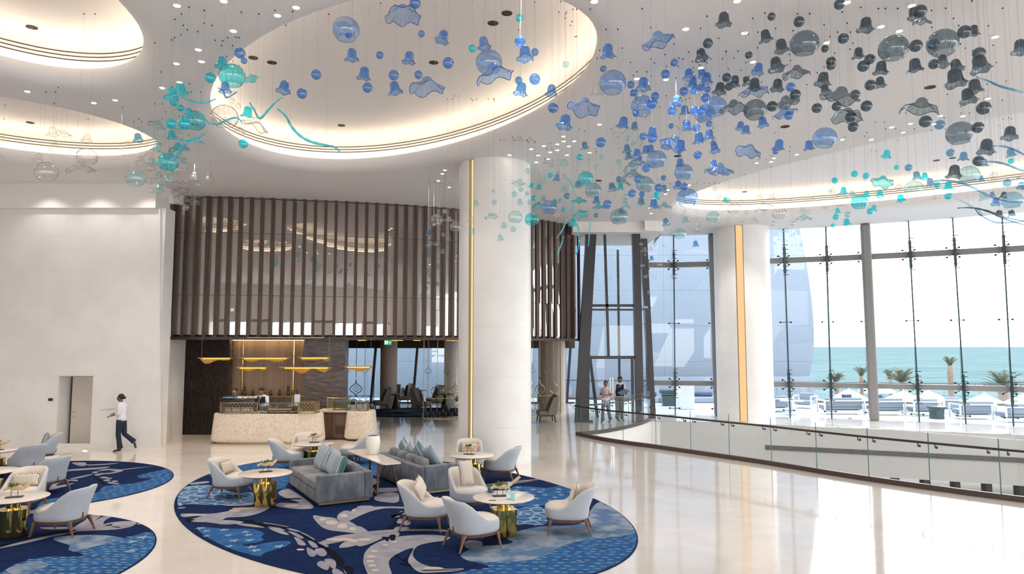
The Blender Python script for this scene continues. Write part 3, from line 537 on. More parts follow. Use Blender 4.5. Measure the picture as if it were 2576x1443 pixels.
# vestibule ------------------------------------------------------
struct(MB().box(4.2,29.6,7.7,3.6,3.8,.42).add([(5.98,27.6,7.9),(5.98,27.6,7.5),(6.3,31.3,7.5),(6.3,31.3,7.9),(5.2,27.4,7.9),(5.2,27.4,7.5)], [(0,1,2,3),(4,5,1,0)]).build('ceiling_bulkhead', M['white']))
vs_ = struct(MB().beam((2.7,28.45,0),(3.2,28.45,7.5),.42,.35).build('door_frame_steel', M['steel'])); vs_.name = 'door_2'
for a, b_, x, y, nm in [((5.05,28.3,0),(5.0,28.3,7.5),.30,.3,'post'),((5.85,29.9,0),(5.55,29.6,7.5),.26,.3,'post'),((3.0,28.45,0),(3.05,28.45,2.55),.12,.1,'door_post'),((4.78,28.3,0),(4.78,28.3,2.55),.1,.1,'door_post'),
    ((3.85,28.35,2.6),(3.75,28.35,7.5),.10,.1,'mullion'),((2.95,28.35,2.55),(4.9,28.35,2.55),.1,.12,'transom'),((3.0,28.35,4.62),(4.9,28.35,4.62),.1,.1,'transom'),
    ((3.2,31.2,0),(3.65,31.2,7.4),.12,.12,'inner_post'),((4.85,32.2,0),(4.85,32.2,7.4),.1,.1,'inner_post'),((3.2,31.2,4.6),(6,31.3,4.6),.08,.08,'transom'),((5.85,29.9,4.6),(5.05,28.4,4.6),.1,.1,'transom'),((3.6,30.2,0),(3.3,30.2,2.6),.12,.12,'inner_post'),
    ((2.2,33,0),(2.45,33,7.4),.3,.3,'post'),((2.7,28.3,.03),(3.2,28.3,.03),.08,.1,'threshold')]:
    up = (0,0,1) if abs(a[2]-b_[2]) < .2 else (0,1,0)
    MB().beam(a, b_, x, y, up).build(nm, M['steel'], vs_)
for q in [[(3.0,28.35,2.62),(3.8,28.35,2.62),(3.78,28.35,4.57),(3.05,28.35,4.57)],[(3.9,28.35,2.62),(4.88,28.35,2.62),(4.86,28.35,4.57),(3.86,28.35,4.57)],[(3.05,28.35,4.67),(3.76,28.35,4.67),(3.74,28.35,7.5),(3.2,28.35,7.5)],[(3.86,28.35,4.67),(4.86,28.35,4.67),(4.84,28.35,7.5),(3.84,28.35,7.5)],
    [(5.15,28.4,0),(5.8,29.8,0),(5.8,29.8,4.5),(5.12,28.4,4.5)],[(5.12,28.4,4.7),(5.8,29.8,4.7),(5.5,29.6,7.5),(5.1,28.4,7.5)],[(3.3,31.2,.1),(4.8,31.9,.1),(4.8,31.9,7.4),(3.6,31.2,7.4)]]:
    MB().add(q, [(0,1,2,3)]).build('pane', M['glass'], vs_)
MB().tube([(3.88,28.2,.75),(3.88,28.2,1.75)], .02).tube([(3.98,28.2,.75),(3.98,28.2,1.75)], .02).build('door_handle', M['chrome'], vs_)
# balustrade -----------------------------------------------------
def balustrade(path, joints_step, label, h=1.18, hr=.98, inside=1, zfix=0, cap=True):
    t = thing('glass_balustrade', label, 'railing', (path[0][0],path[0][1],0))
    P = resample([(*p,0) for p in path], .25)
    b = MB()
    for p0, p1 in zip(P[:-1], P[1:]): b._wb((p0.x,p0.y), (p1.x,p1.y), 0, .11, .09)
    b.build('kerb', M['kerb'], t, world=True)
    J = resample(P, joints_step); n_ = len(J)-1
    for k in range(n_):
        seg = [J[k].lerp(J[k+1], .008), J[k].lerp(J[k+1], .5), J[k].lerp(J[k+1], .992)]
        mid = min(P, key=lambda p: (p-seg[1]).length); seg[1] = seg[1].lerp(mid, .5)
        m = MB(); vs = []
        for p in seg:
            vs += [(p.x,p.y,.11),(p.x,p.y,h)]
        m.add(vs, [(0,2,3,1),(2,4,5,3)]).build('glass_panel', M['rail'], t, world=True)
        e = seg[0]; MB().box(e.x,e.y,(.11+h)/2,.014,.014,h-.11).build('panel_edge', M['edge'], t, world=True)
        if hr:
            d = (J[k+1]-J[k]).normalized(); nn = Vector((d.y,-d.x,0))*inside
            for u in (.13, .87):
                p = J[k].lerp(J[k+1], u); MB().tube([p+nn*.09+Vector((0,0,hr)), p+nn*.09+Vector((0,0,hr-.09)), p+nn*.0+Vector((0,0,hr-.09))], .012, 5).sphere(p+nn*.0+Vector((0,0,hr-.09)), .03, 8, 5).build('rail_bracket', M['handrail'], t, world=True)
    if hr:
        d = (P[1]-P[0]).normalized(); q = [P[0]]+P[1:]
        pts = []
        for i, p in enumerate(P):
            dd = (P[min(i+1,len(P)-1)]-P[max(i-1,0)]).normalized(); pts.append(p+Vector((dd.y,-dd.x,0))*.09*inside+Vector((0,0,hr)))
        MB().tube(pts, .026, 8).build('handrail', M['handrail'], t, smooth=True, world=True)
    m = MB()
    for p0, p1 in zip(P[:-1], P[1:]): m._wb((p0.x,p0.y), (p1.x,p1.y), h, h+.012, .014)
    m.build('glass_top_edge', M['rail'], t, world=True)
balustrade(nearp, 1.27, 'long curved glass balustrade with dark handrail along the near edge of the floor opening')
backr = [(2.33,24.36)]+backp[1:]
balustrade(backr, 1.6, 'short curved glass balustrade in front of the entrance with two people', inside=-1)
balustrade([(3.05,40.5),(10,39.2),(20,37.3),(27,35.5),(35,30)], 1.6, 'glass terrace railing with a slim rail outside the facade before the sea', h=1.02, hr=1.08, inside=1)
# ================================================================ HANGING GLASS
def col_in(c, x, y):
    cx, cy, a, b, ang = c; ca, sa = math.cos(math.radians(ang)), math.sin(math.radians(ang)); dx, dy = x-cx, y-cy
    return ((dx*ca+dy*sa)/a)**2+((-dx*sa+dy*ca)/b)**2 < 1
def ceil_at(x, y): return 8.9 if any(col_in(c,x,y) for c in COF) else CZ
CR = {1:(0,0,2.672), 2:(800,0,2.672), 3:(1480,0,4.182), 4:(2000,0,4.182), 5:(1400,320,3.797), 6:(1980,320,3.797), 7:(800,480,3.68)}
# kind colour x y width : b ball, s ribbed ball, d dome, r ribbed dome, l bell, k wide skirt
GT = {
1:"""bC1613,357,76 bC1640,408,46 lT1492,420,95 rT1560,510,180 bT1413,522,74 kT1690,520,100 lC1515,590,90 lT1215,600,100 lT1155,630,100 bT1170,685,62 bT1213,726,50 sW1180,750,40
sW1557,679,46 sW1598,712,44 rW1510,785,180 lT1665,755,90 kW1720,830,180 sW1608,886,68 sT1635,966,64 bC2125,501,72 lC1910,585,100 bC2030,628,74 rT1310,810,150 bT1240,830,90 lT1265,760,80 rT1128,1090,138
bT1150,830,75 lT1155,905,70 kA1060,835,120 kT1200,990,140 bA1200,880,44 lL928,925,70 sW862,962,40 bW810,992,50 bW825,1030,42 lA1060,990,85 lW993,1025,60 lW945,1075,66 bW985,980,36 lA1210,1045,60
lA1020,1085,60 rW1010,1130,62 lA1240,1078,55 bW1200,1140,45 dA1140,1155,60 lA1065,1175,60 bA1130,1210,60 lW1005,1215,50 lA1070,1265,70 bW1017,1277,44 dA910,1195,132 lW1250,1210,50 lW1305,1178,52 lW1410,1185,52
bW1328,1240,42 kW1190,1230,80 kW1212,1275,110 kW1225,1320,95 kW1295,1348,100 lW1325,1305,52 lW1143,1338,58 sW1250,1394,44 lW20,940,60 lW10,1060,45 lW355,885,75 kW430,890,90 lW585,930,70 lW370,990,80
lW258,1062,70 dW312,1155,150 rW585,1055,132 kW548,1120,180""",
2:"""dC188,200,190 bC205,235,50 kC572,85,245 bC652,20,80 bC695,228,50 lC840,248,105 lC228,370,102 bC415,371,54 lC613,390,100 lC310,495,104 bC509,505,74 bC332,588,72 lC517,592,104 kC735,570,245 bC675,503,60
bC875,423,80 bT1038,326,56 lC1115,290,100 dC1150,420,188 kC1180,485,262 bT1355,121,56 bC1358,277,78 lC1392,360,120 bC1458,350,54 bC1349,540,54 lC1365,600,108 bC1457,532,78 sA1666,432,48 lC1570,608,90
sC1580,725,72 kC1790,705,220 lC1660,818,115 sA755,1380,34 bW850,1420,34 lA1063,1362,42 bA1178,1283,26 bA1185,1360,36 bA1320,1305,40 lA1357,1355,46 kA1355,1225,110 bA1410,1150,40 bA1365,1272,36 sA1405,1300,28
lT1435,1245,38 lT1485,1258,44 lA1480,1220,44 bT1453,1330,40 bA1425,1358,36 bT1561,1176,40 bA1528,1198,26 lL1605,1195,55 sA1613,1165,30 kW1555,1098,80""",
3:"""lC205,540,180 sC157,724,72 dC255,870,295 lW95,945,140 bC447,890,84 lC580,885,165 bC478,977,84 dC570,1115,250 bC703,1012,94 bC670,1087,120 bC500,1193,72 kC740,410,365 lS1425,205,180 bS1927,174,88 bS2217,228,118
bS1257,455,110 lS1188,575,155 lS1865,380,155 bS1688,579,82 lS2030,485,175 dS2275,460,310 bC904,658,84 bC811,780,98 lC1060,782,140 lC1197,770,120 lC1787,725,142 lS1975,675,180 kS2195,750,290 lC1245,825,145 lC1100,870,130
bC1005,960,98 bC1110,950,90 bC1190,915,84 bC1255,940,72 bS1455,815,100 lS1385,930,150 bS1478,910,92 lS1540,855,140 lS1663,850,110 kC1735,940,320 lS1750,890,160 lS1990,897,155 bC2128,915,100 bS2178,995,116 kS2080,1070,290
kC2060,1175,260 bC2108,1215,98 lC925,1060,130 bC882,1167,98 lC1015,1160,120 bC1117,1163,96 bC1185,1170,95 bC1232,1028,98 dC1335,1125,250 dC1225,1200,220 kS1530,1115,300 dS1755,1155,250 bS1934,1118,116 sC1272,1304,72
bC1136,1343,88 bC872,1325,60 lC1035,1320,125 bC1030,1295,80 lC367,1290,145 lL487,1325,100 lC1600,1325,110 lC1660,1365,110 lC1835,1285,130""",
4:"""bS468,45,118 lS745,260,180 bS508,405,116 bS315,513,82 bS378,645,106 bS380,690,100 lS668,560,140 lS905,715,165 bS787,622,115 bS718,695,125 dS1035,510,315 bS1272,482,136 lS1250,140,150 bS1315,120,145 kS1345,215,190
dS1552,455,325 bS1455,465,120 bS1782,335,142 lS1880,325,140 lS1262,690,175 bS1460,675,112 lS1550,640,150 lS1695,690,160 bS1935,562,135 lS1945,670,220 lS1685,820,230 lS295,835,172 lS315,940,125 kS480,1000,390 bS632,995,108
bS793,895,120 lS895,865,135 kS1325,1115,390 lS1890,910,180 lS1820,1010,190 sS1985,1137,146 bS230,1137,110 bS438,1118,104 kS550,1205,320 bS588,1230,120 bS752,1115,122 bS611,1335,110 bS1372,1278,132 bL1523,1313,106
sS1925,1340,122 lS2370,490,180""",
5:"""bC423,145,102 lL267,175,86 bA680,103,54 bA727,163,46 bC828,88,78 lC915,45,120 bC915,105,96 kC1120,135,260 lC1055,160,110 lC1185,175,125 bC1174,237,52 lC1362,105,130 lC1458,70,115 lC1510,200,110 bC1498,155,60
bC1350,265,84 kC1840,215,250 lC2125,170,125 bC2093,232,60 lL672,205,95 lL685,275,90 lC770,255,110 lC855,215,100 lC900,205,90 dC955,310,200 bC857,390,84 kL715,370,180 kL735,445,200 kC790,320,150 bA597,330,52 bT220,284,62
bA430,282,50 bA380,366,48 lA68,330,90 lC1180,340,100 dC1215,430,182 kC1555,400,265 lC1500,350,90 bC1023,483,56 dT277,490,155 lL205,545,80 dL350,603,162 bC775,495,78 dL845,545,175 kL640,520,145 lL530,570,95 lT610,565,75
bL595,495,60 lC1160,550,95 bC1220,567,78 bC975,577,80 lL1025,585,80 lA77,590,75 bL100,655,64 bC722,632,82 bC817,638,60 bA665,665,64 lL808,705,88 rC1250,675,205 lT955,655,90 lC930,730,105 kL1030,745,140 kT215,695,145
lC380,695,85 kT400,755,120 bC485,735,90 lA655,745,100 bA35,698,44 bT67,785,46 kT225,820,160 lL620,795,70 rL600,855,178 sL378,840,48 lT155,910,90 bW1512,588,50 lW1558,660,66 lT1612,692,56 lA1645,698,50 lW1938,655,60
lW2055,660,78 rW1693,775,125 kA1980,755,170 rW2130,820,140 bW1415,757,42 sW1815,812,46 lW1975,812,60 rA1495,855,125 sW1650,885,50 bW1770,920,54 lW1888,885,66 sW2072,920,54 bW2250,915,56 bW1228,797,28 bW1213,838,42
lA1232,880,70 lL1045,905,86 lW1350,930,55 lW1350,972,58 rA1175,1015,118 lL1328,1112,68 bW808,1115,40 lW840,1170,60 lW898,1158,44 bW937,1115,38 bW1025,1130,30 bW846,1218,28 lL908,1250,52 bW1097,1257,40 bW985,1310,46
bW820,1322,38 bW850,1425,36 bW885,1412,28 bW922,1425,24 bW950,1437,22 bW1108,1420,42 lW2195,980,60 bW882,1575,36""",
6:"""dC360,105,230 lC210,175,115 dS1650,60,255 lS2130,55,150 lT952,255,95 bL1560,243,78 lL1685,280,105 lS1905,185,170 bS1828,322,105 lL1880,340,90 lL2135,245,100 bT2140,322,56 bT1045,383,50 bL1160,385,70 bT645,444,64
bT455,507,60 bT755,462,60 bA750,490,46 kT912,507,205 lL1238,462,95 lT1315,468,80 lS1598,425,150 dL1735,455,195 lL1850,490,70 sW1972,465,76 sW1955,538,76 sL2103,532,78 lL1368,525,90 bT1437,553,60 lT1540,560,95
sW1063,572,64 dA1210,587,172 lT538,605,80 bA412,607,42 bW443,605,50 lA623,632,66 lT757,640,76 lT885,635,84 bA873,690,38 lT1085,678,90 sW1410,662,64 sT1540,658,70 rW513,700,142 rT692,715,158 sW240,698,56 lW147,780,62
bW205,808,52 lW357,755,50 bW20,765,36 kA155,857,155 lT480,797,64 sT467,857,60 sA580,833,62 sT795,803,64 lT828,773,70 lT570,905,82 sT437,938,42 sW52,918,58 lA1870,660,90 lL1960,640,60 lS2070,650,80 lC1995,710,90
dL2150,700,190 lS2025,830,90 lS2145,825,85 lL2235,560,90 kL2210,490,90""",
7:"""dW1100,268,124 bW1173,190,44 kW1215,262,110 dW1275,332,110 bW1072,318,34 lL1022,390,66 bW1160,405,46 lW1212,445,50 kW1045,485,110 bW1100,492,30 lW1157,560,58 lW1415,268,66 lA1428,372,62 kA1600,228,130 dA1827,242,132
dT1980,262,138 lA1722,318,62 bA1808,355,56 lA1687,435,70 rC2140,155,150 bW2212,222,56 kT2045,130,130 lT2190,100,60 lA2088,70,60 bT2240,90,40""",
}
SZ = dict(b=.16, s=.16, d=.42, r=.42, l=.22, k=.46)
def dome_prof(cut=.78, n=14):   # open bottomed globe, unit diameter 1
    return [(max(1e-5,.5*math.sin(a)), .5*math.cos(a)*.92) for a in [PI*cut*i/n for i in range(n+1)]]
def gmesh(kind, col, seed):
    rnd = random.Random(seed); n = 32 if kind in 'drk' else 24; vs = []; fs = []
    if kind in 'bs': pr = [(max(1e-5,.5*math.sin(PI*i/12)), .5*math.cos(PI*i/12)) for i in range(13)]
    elif kind in 'dr': pr = dome_prof()
    elif kind == 'l': pr = [(1e-5,.46),(.12,.45),(.22,.405),(.28,.32),(.305,.2),(.32,.05),(.335,-.08),(.37,-.19),(.43,-.28),(.5,-.33)]
    else: pr = [(1e-5,.24),(.06,.235),(.12,.20),(.15,.14),(.18,.08),(.25,.03),(.34,-.02),(.43,-.08),(.5,-.13)]
    lob = rnd.choice([4,5,5,6]); ph = rnd.random()*6; ribs = 14
    for i, (r, z) in enumerate(pr):
        u = i/(len(pr)-1)
        for k in range(n):
            t = 2*PI*k/n; rr = r; zz = z
            if kind in 'sr': rr = r*(1+.035*math.cos(ribs*t if n==32 else 8*t))
            if kind == 'l': wv = max(0,(u-.6)/.4)**1.3; rr = r*(1+.10*wv*math.cos(lob*t+ph)); zz = z+.055*wv*math.sin(lob*t+ph)
            if kind == 'k': wv = max(0,(u-.45)/.55)**1.2; rr = r*(1+.07*wv*math.cos(lob*t+ph)); zz = z+.075*wv*math.sin(lob*t+ph)+.05*wv*math.cos(2*t)
            vs.append((rr*math.cos(t), rr*math.sin(t), zz))
    m = len(pr)
    for i in range(m-1):
        for k in range(n): fs.append((i*n+k, i*n+(k+1)%n, (i+1)*n+(k+1)%n, (i+1)*n+k))
    b = MB().add(vs, fs); nf = len(fs)
    if kind in 'lkdr': ring = vs[(m-1)*n:m*n]; b.tube(ring+[ring[0],ring[1]], .011 if kind in 'lk' else .006, 4, cap=False)
    me = b.mesh('glass_shape', 'all')
    me.polygons.foreach_set('material_index', [0]*nf+[1]*(len(me.polygons)-nf)); me.materials.append(GLK[col,kind]); me.materials.append(GLK[col,'rim'])
    return me
GM = {}
wire0 = MB().tube([(0,0,0),(0,0,1)], 1, 4, cap=False).mesh('wire'); wire0.materials.append(M['wire'])
cap0 = MB().lathe([(.0105,0),(.0105,.012),(.004,.018)], 8).mesh('ceiling_cap'); cap0.materials.append(M['bolt'])
KN = dict(b='glass_ball', s='ribbed_glass_ball', d='glass_dome', r='ribbed_glass_dome', l='glass_bell', k='glass_skirt')
KL = dict(b='glass ball', s='ribbed glass ball', d='glass dome', r='ribbed glass dome', l='glass bell', k='wavy glass skirt')
KC = dict(b='glass ornament', s='glass ornament', d='glass ornament', r='glass ornament', l='glass ornament', k='glass ornament')
CN = dict(C='cobalt', S='smoke grey', T='turquoise', A='pale aqua', W='clear', L='steel blue')
def region(px, py):
    if px < 330: return 'above the left marble wall'
    if px < 470: return 'in the left cluster' if py < 420 else 'low in the left cluster'
    if px < 720 and px >= 470: return 'beside the oval recess left tip' if py < 400 else 'over the slatted wall left end'
    if px < 1060: return 'below the oval recess left half'
    if px < 1480: 
        if py < 320: return 'below the oval recess right half'
        return 'by the near round column' if px < 1340 else 'right of the near round column'
    if py < 160 and px < 2000: return 'high right of the oval recess'
    if px < 1660: return 'near the oval recess right tip' if py < 340 else ('in the middle cluster' if py < 480 else 'low in the middle cluster')
    if px < 1780 and py > 565: return 'before the entrance windows'
    if px < 2000: return 'in the crowded centre right' if py < 340 else ('above the long soffit line' if py < 480 else 'before the right cove')
    if py < 120: return 'along the top right'
    if py < 230: return 'in the upper right field'
    if py < 345: return 'in the right field'
    if px < 2300: return 'left over the sea windows'
    return 'right over the sea windows'
def labels(items):   # items: (obj, px, description, where)
    G = {}
    for it in items: G.setdefault((it[2], it[3]), []).append(it)
    for (d, wh), L in G.items():
        L.sort(key=lambda i: i[1])
        if len(L) == 1: L[0][0]['label'] = 'lone '+d+' '+wh; continue
        for k, it in enumerate(L):
            pre = (ORD[k] if k < len(ORD) else 'far') + ' from left '
            it[0]['label'] = pre+d+' '+wh
PLACED = []; gitems = []; random.seed(11); nG = 0
import re
for ck, txt in GT.items():
    ox, oy, sc = CR[ck]
    for tok in txt.split():
        kind, col = tok[0], tok[1]; x, y, wd = map(float, tok[2:].split(','))
        px, py, pw = ox+x/sc, oy+y/sc, wd/sc
        size = SZ[kind]; Y = FPX*size/pw
        if kind in 'bs': Y = Y*.6+.4*min(16, max(9, 8.6+py*.011))
        lim = 16.5 if 1130 < px < 1345 else 21
        Y = max(8.0, min(Y, lim))
        for _ in range(60):
            p = gy(px, py, Y)
            inrec = ceil_at(p.x, p.y) > 8
            if p.z+.3*pw*Y/FPX > (8.1 if inrec else 7.62): Y -= .25
            else: break
        PR = {'b':.5,'s':.5,'d':.5,'r':.5,'l':.46,'k':.42}[kind]
        def clash(Yt):
            q = gy(px, py, Yt); dd = pw*Yt/FPX
            if q.z+.3*dd > (8.1 if ceil_at(q.x,q.y) > 8 else 7.62): return True
            if (q.x+.46)**2+(q.y-18.97)**2 < 1.5**2: return True
            return any((q-c).length < PR*dd+rr+.02 or (abs(q.z-c.z) > .0 and q.z < c.z and (q.xy-c.xy).length < rr+.01 and (c.z-q.z) < .9) for c, rr in PLACED)
        Y0 = Y
        for k in range(1, 90):
            if not clash(Y): break
            Yt = Y0+(k//2+1)*.10*(1 if k % 2 else -1)
            if 7.3 < Yt < lim+1.5 and not clash(Yt): Y = Yt; break
        p = gy(px, py, Y); PLACED.append((p, PR*pw*Y/FPX))
        D = pw*Y/FPX*(1/1.02)
        key = (kind, col, random.randrange(3) if kind in 'lk' else 0)
        if key not in GM: GM[key] = gmesh(kind, col, len(GM)*7+1)
        r = bpy.data.objects.new(KN[kind], None); C.objects.link(r); r.location = p; r.empty_display_size = .1
        r['category'] = 'glass ornament'; r['group'] = 'hanging blown glass sculpture'
        tilt = {'b':0,'s':.3,'d':.18,'r':.12,'l':.22,'k':.3}[kind]
        o = bpy.data.objects.new('glass_body', GM[key]); C.objects.link(o); o.parent = r; o.scale = (D,D,D)
        o.rotation_euler = (random.uniform(-tilt,tilt), random.uniform(-tilt,tilt), random.uniform(0,6.28))
        cz = ceil_at(p.x, p.y); dxs = (0,) if kind in 'bsl' else (-.22*D, .22*D)
        for dx in dxs:
            h0 = {'b':.48,'s':.48,'d':.38,'r':.38,'l':.42,'k':.1}[kind]*D
            wz = bpy.data.objects.new('wire', wire0); C.objects.link(wz); wz.parent = r; wz.location = (dx,0,h0); wz.scale = (.0013,.0013,cz-p.z-h0)
            cp = bpy.data.objects.new('ceiling_cap', cap0); C.objects.link(cp); cp.parent = r; cp.location = (dx,0,cz-p.z-.003); cp.rotation_euler = (PI,0,0)
        sz = ('large ' if pw > 60 else '') if kind in 'drk' else ''
        gitems.append((r, px, sz+CN[col]+' '+KL[kind], region(px,py)))
labels(gitems)
TD = [ # crop, colour, width px, points
(1,'T',9,[(1115,655),(1180,640),(1240,660),(1310,685),(1380,690),(1450,665)],10,'turquoise glass tendril curling left of the oval recess tip'),
(1,'T',9,[(1370,790),(1410,830),(1470,830),(1530,805),(1590,790),(1625,820)],10.9,'turquoise S-shaped glass tendril crossing the clear ribbed dome'),
(1,'T',10,[(1680,690),(1710,740),(1745,795),(1800,745),(1850,690),(1900,655)],10,'turquoise V-shaped glass tendril above the clear wavy skirt'),
(1,'T',11,[(1865,730),(1920,780),(1960,850),(2020,915),(2100,955),(2190,975),(2250,990),(2290,1025)],10,'long turquoise glass tendril reaching into the oval recess'),
(1,'A',9,[(930,860),(1000,870),(1050,915),(1110,910),(1140,870),(1160,825)],11,'pale aqua glass tendril looping at the left cluster edge'),
(1,'T',10,[(1170,935),(1230,945),(1300,930),(1350,915),(1380,900)],10.5,'turquoise glass tendril, upper one of the forked pair'),
(1,'T',9,[(1110,1085),(1170,1060),(1210,1000),(1260,960),(1330,945),(1375,965)],10.7,'turquoise glass tendril rising from the ribbed dome, lower of the forked pair'),
(1,'C',8,[(1465,590),(1500,610),(1515,650),(1540,650),(1595,615)],9.6,'small cobalt hooked glass tendril under the big turquoise dome'),
(5,'T',8,[(70,445),(95,485),(130,515),(155,570),(180,630),(195,655)],12,'turquoise glass tendril above the upper turquoise skirt'),
(5,'T',8,[(125,690),(150,740),(160,790),(165,830)],12.5,'short turquoise glass tendril between two turquoise skirts'),
(5,'T',8,[(115,795),(95,880),(65,960),(30,1020),(0,1060)],12.2,'turquoise glass tendril slanting left before the slatted wall'),
(5,'T',9,[(165,860),(200,920),(210,1000),(215,1090),(200,1180),(180,1230),(178,1275)],13,'long turquoise glass tendril hanging lowest before the slatted wall end'),
(5,'W',6,[(180,860),(230,930),(290,980),(325,1015)],13.9,'thin clear glass tendril slanting right below the turquoise skirts'),
(5,'T',8,[(320,905),(318,980),(310,1060),(305,1135)],14.3,'straight turquoise glass tendril beside the dark entrance post'),
(5,'T',8,[(65,1045),(50,1100),(30,1160),(8,1215)],11.6,'short low turquoise glass tendril over the slats'),
(4,'L',16,[(1910,810),(2030,850),(2150,905),(2300,945),(2450,985),(2560,1010)],8,'thick steel blue glass tendril entering at the top right'),
(6,'L',14,[(1410,515),(1500,508),(1620,522),(1740,560),(1860,620),(1980,675),(2120,710),(2300,716)],9,'long clear glass tendril with its tip over the right cove'),
(6,'L',14,[(1965,180),(2080,185),(2180,220),(2300,280)],8.5,'clear glass tendril tip beside the smoke grey bell at right'),
(6,'L',13,[(1835,340),(1960,330),(2080,350),(2180,390),(2300,430)],8.7,'clear glass tendril starting at the dark ball at right'),
(6,'A',12,[(1570,660),(1680,710),(1800,780),(1900,855),(2000,910),(2120,945),(2300,962)],10.4,'lowest clear glass tendril sweeping along the sea windows'),
(6,'S',12,[(1630,772),(1750,768),(1880,790),(2000,830),(2120,870),(2300,900)],11.2,'smoke glass tendril with a flat tip over the window head'),
(6,'S',10,[(1790,770),(1850,840),(1980,905),(2110,910),(2300,893)],12.0,'smoke glass tendril bowing below the flat tipped one'),
(6,'S',10,[(1900,790),(2020,850),(2150,900),(2300,940)],12.8,'smoke glass tendril in the middle of the right bundle'),
]
for ck, col, wd, pts, Y, lab in TD:
    ox, oy, sc = CR[ck]; P = [gy(ox+x/sc, oy+y/sc, Y+.12*math.sin(i*1.7)) for i, (x, y) in enumerate(pts)]; c0 = P[0].copy()
    t = thing('glass_tendril', lab, 'glass ornament', c0, group='hanging glass tendrils')
    Q = [p-c0 for p in smooth_path(P, 7)]; n = len(Q); r0 = 1.35*wd/sc*Y/FPX/2
    MB().tube(Q, [r0*(.45+.75*math.sin(PI*min(.95,.12+.8*i/n))+.12*math.sin(i*1.3)) for i in range(n)], 10).build('glass_body', GL[col], t, smooth='all')
    for u in (.25,.7):
        q = Q[int(n*u)]; cz = ceil_at(c0.x+q.x, c0.y+q.y)
        wz = bpy.data.objects.new('wire', wire0); C.objects.link(wz); wz.parent = t; wz.location = q; wz.scale = (.0013,.0013,cz-c0.z-q.z)
        cp = bpy.data.objects.new('ceiling_cap', cap0); C.objects.link(cp); cp.parent = t; cp.location = (q.x,q.y,cz-c0.z-.003); cp.rotation_euler = (PI,0,0)
# ================================================================ DOWNLIGHTS
DL = [(445,13),(563,2),(745,18),(698,38),(587,77),(499,124),(507,154),(444,159),(452,206),(408,220),(69,229),(290,251),(236,258),(60,472),(137,472),(220,472),(304,472),(1725,72),(1854,2),(1873,82),(1894,155),(1763,170),(1602,197),(1675,199),
(2130,5),(2293,13),(2216,66),(2262,77),(2080,106),(2503,92),(2485,247),(2365,290),(2422,291),(2290,310),(2243,319),(2350,311),(2272,332),(2119,350),(2192,350),(2004,388),(1947,397),(1940,406),(1904,409),(1240,400),(1272,400),(1306,405),(1349,407),(1282,389),
(1336,374),(1368,366),(1402,362),(1417,342),(1418,354),(1444,354),(1431,367),(1384,382),(1354,390),(1402,377),(1426,389),(1483,383),(1508,312),(1175,412),(1119,427),(1113,436),(1103,454),(1130,470),(1379,399),(1734,465),(1680,477),(1674,487),(1634,522),(1638,536),(1495,3),(1645,498)]
tr0 = MB().lathe([(.06,0),(.06,-.008),(.043,-.008)], 16).mesh('trim_ring'); tr0.materials.append(M['white'])
ln0 = MB().lathe([(.043,0),(1e-5,0)], 12).mesh('lens'); ln0.materials.append(M['spot'])
di = []
for px, py in DL:
    x, y = gz(px, py, CZ); r = bpy.data.objects.new('downlight', None); C.objects.link(r); r.location = (x,y,CZ-.002); r['category'] = 'ceiling light'; r['group'] = 'small recessed downlights'
    for me, dz in ((tr0,0),(ln0,-.012)):
        o = bpy.data.objects.new(me.name.split('.')[0], me); C.objects.link(o); o.parent = r; o.location = (0,0,dz)
    wh = ('in the left ceiling' if py < 300 else 'along the left wall head') if px < 800 else ('around the near column top' if px < 1180 else ('clustered between column and centre' if px < 1520 and py > 300 else ('in the upper right ceiling' if py < 220 else ('along the right recess edge' if px > 1880 else 'near the middle soffit'))))
    di.append((r, px, 'small round glowing downlight', wh))
labels(di)
hole0 = MB().lathe([(.10,0),(.10,-.006),(.08,-.006),(.07,.04),(1e-5,.04)], 16).mesh('socket'); hole0.materials.append(M['slot'])
hi_ = []
for px, py, z in [(80,68,8.9),(121,96,8.9),(76,308,8.9),(1275,33,8.9),(1240,58,8.9),(1091,157,8.9),(637,145,8.9),(684,157,8.9),(859,315,8.9),(1230,291,8.9),(1263,300,8.9),(774,375,8.9),(787,366,8.9),(290,359,8.9),(328,368,8.9),(1705,392,7.9),(1506,454,7.9),(1975,318,7.9),(2340,219,7.9),(1845,486,8.9),(1873,482,8.9),(2356,403,8.9),(2396,397,8.9)]:
    x, y = gz(px, py, z); o = bpy.data.objects.new('dark_downlight', hole0); C.objects.link(o); o.location = (x,y,z-.002); o['category'] = 'ceiling light'; o['group'] = 'unlit dark ceiling sockets'
    wh = 'in a left ceiling recess' if px < 500 else ('in the big oval recess' if px < 1400 and z > 8 else ('in the right recess' if z > 8 else 'in the flat right ceiling'))
    hi_.append((o, px, 'dark unlit round downlight', wh))
labels(hi_)
# ================================================================ RUGS
def clip(poly, conv):
    out = list(poly); n = len(conv)
    for i in range(n):
        a, b = conv[i], conv[(i+1)%n]; inp = out; out = []
        if not inp: break
        side = lambda p: (b[0]-a[0])*(p[1]-a[1])-(b[1]-a[1])*(p[0]-a[0])
        for k in range(len(inp)):
            p, q = inp[k-1], inp[k]; sp1, sq = side(p), side(q)
            if sp1*sq < 0: t = sp1/(sp1-sq); out.append((p[0]+(q[0]-p[0])*t, p[1]+(q[1]-p[1])*t))
            if sq >= 0: out.append(q)
    return out
def smooth_poly(pts, k=3):
    n = len(pts); out = []
    for i in range(n):
        p0, p1, p2, p3 = [Vector(pts[(i+j)%n]) for j in (-1,0,1,2)]
        for j in range(k):
            t = j/k; out.append(tuple(.5*((2*p1)+(p2-p0)*t+(2*p0-5*p1+4*p2-p3)*t*t+(3*p1-p0-3*p2+p3)*t**3)))
    return out
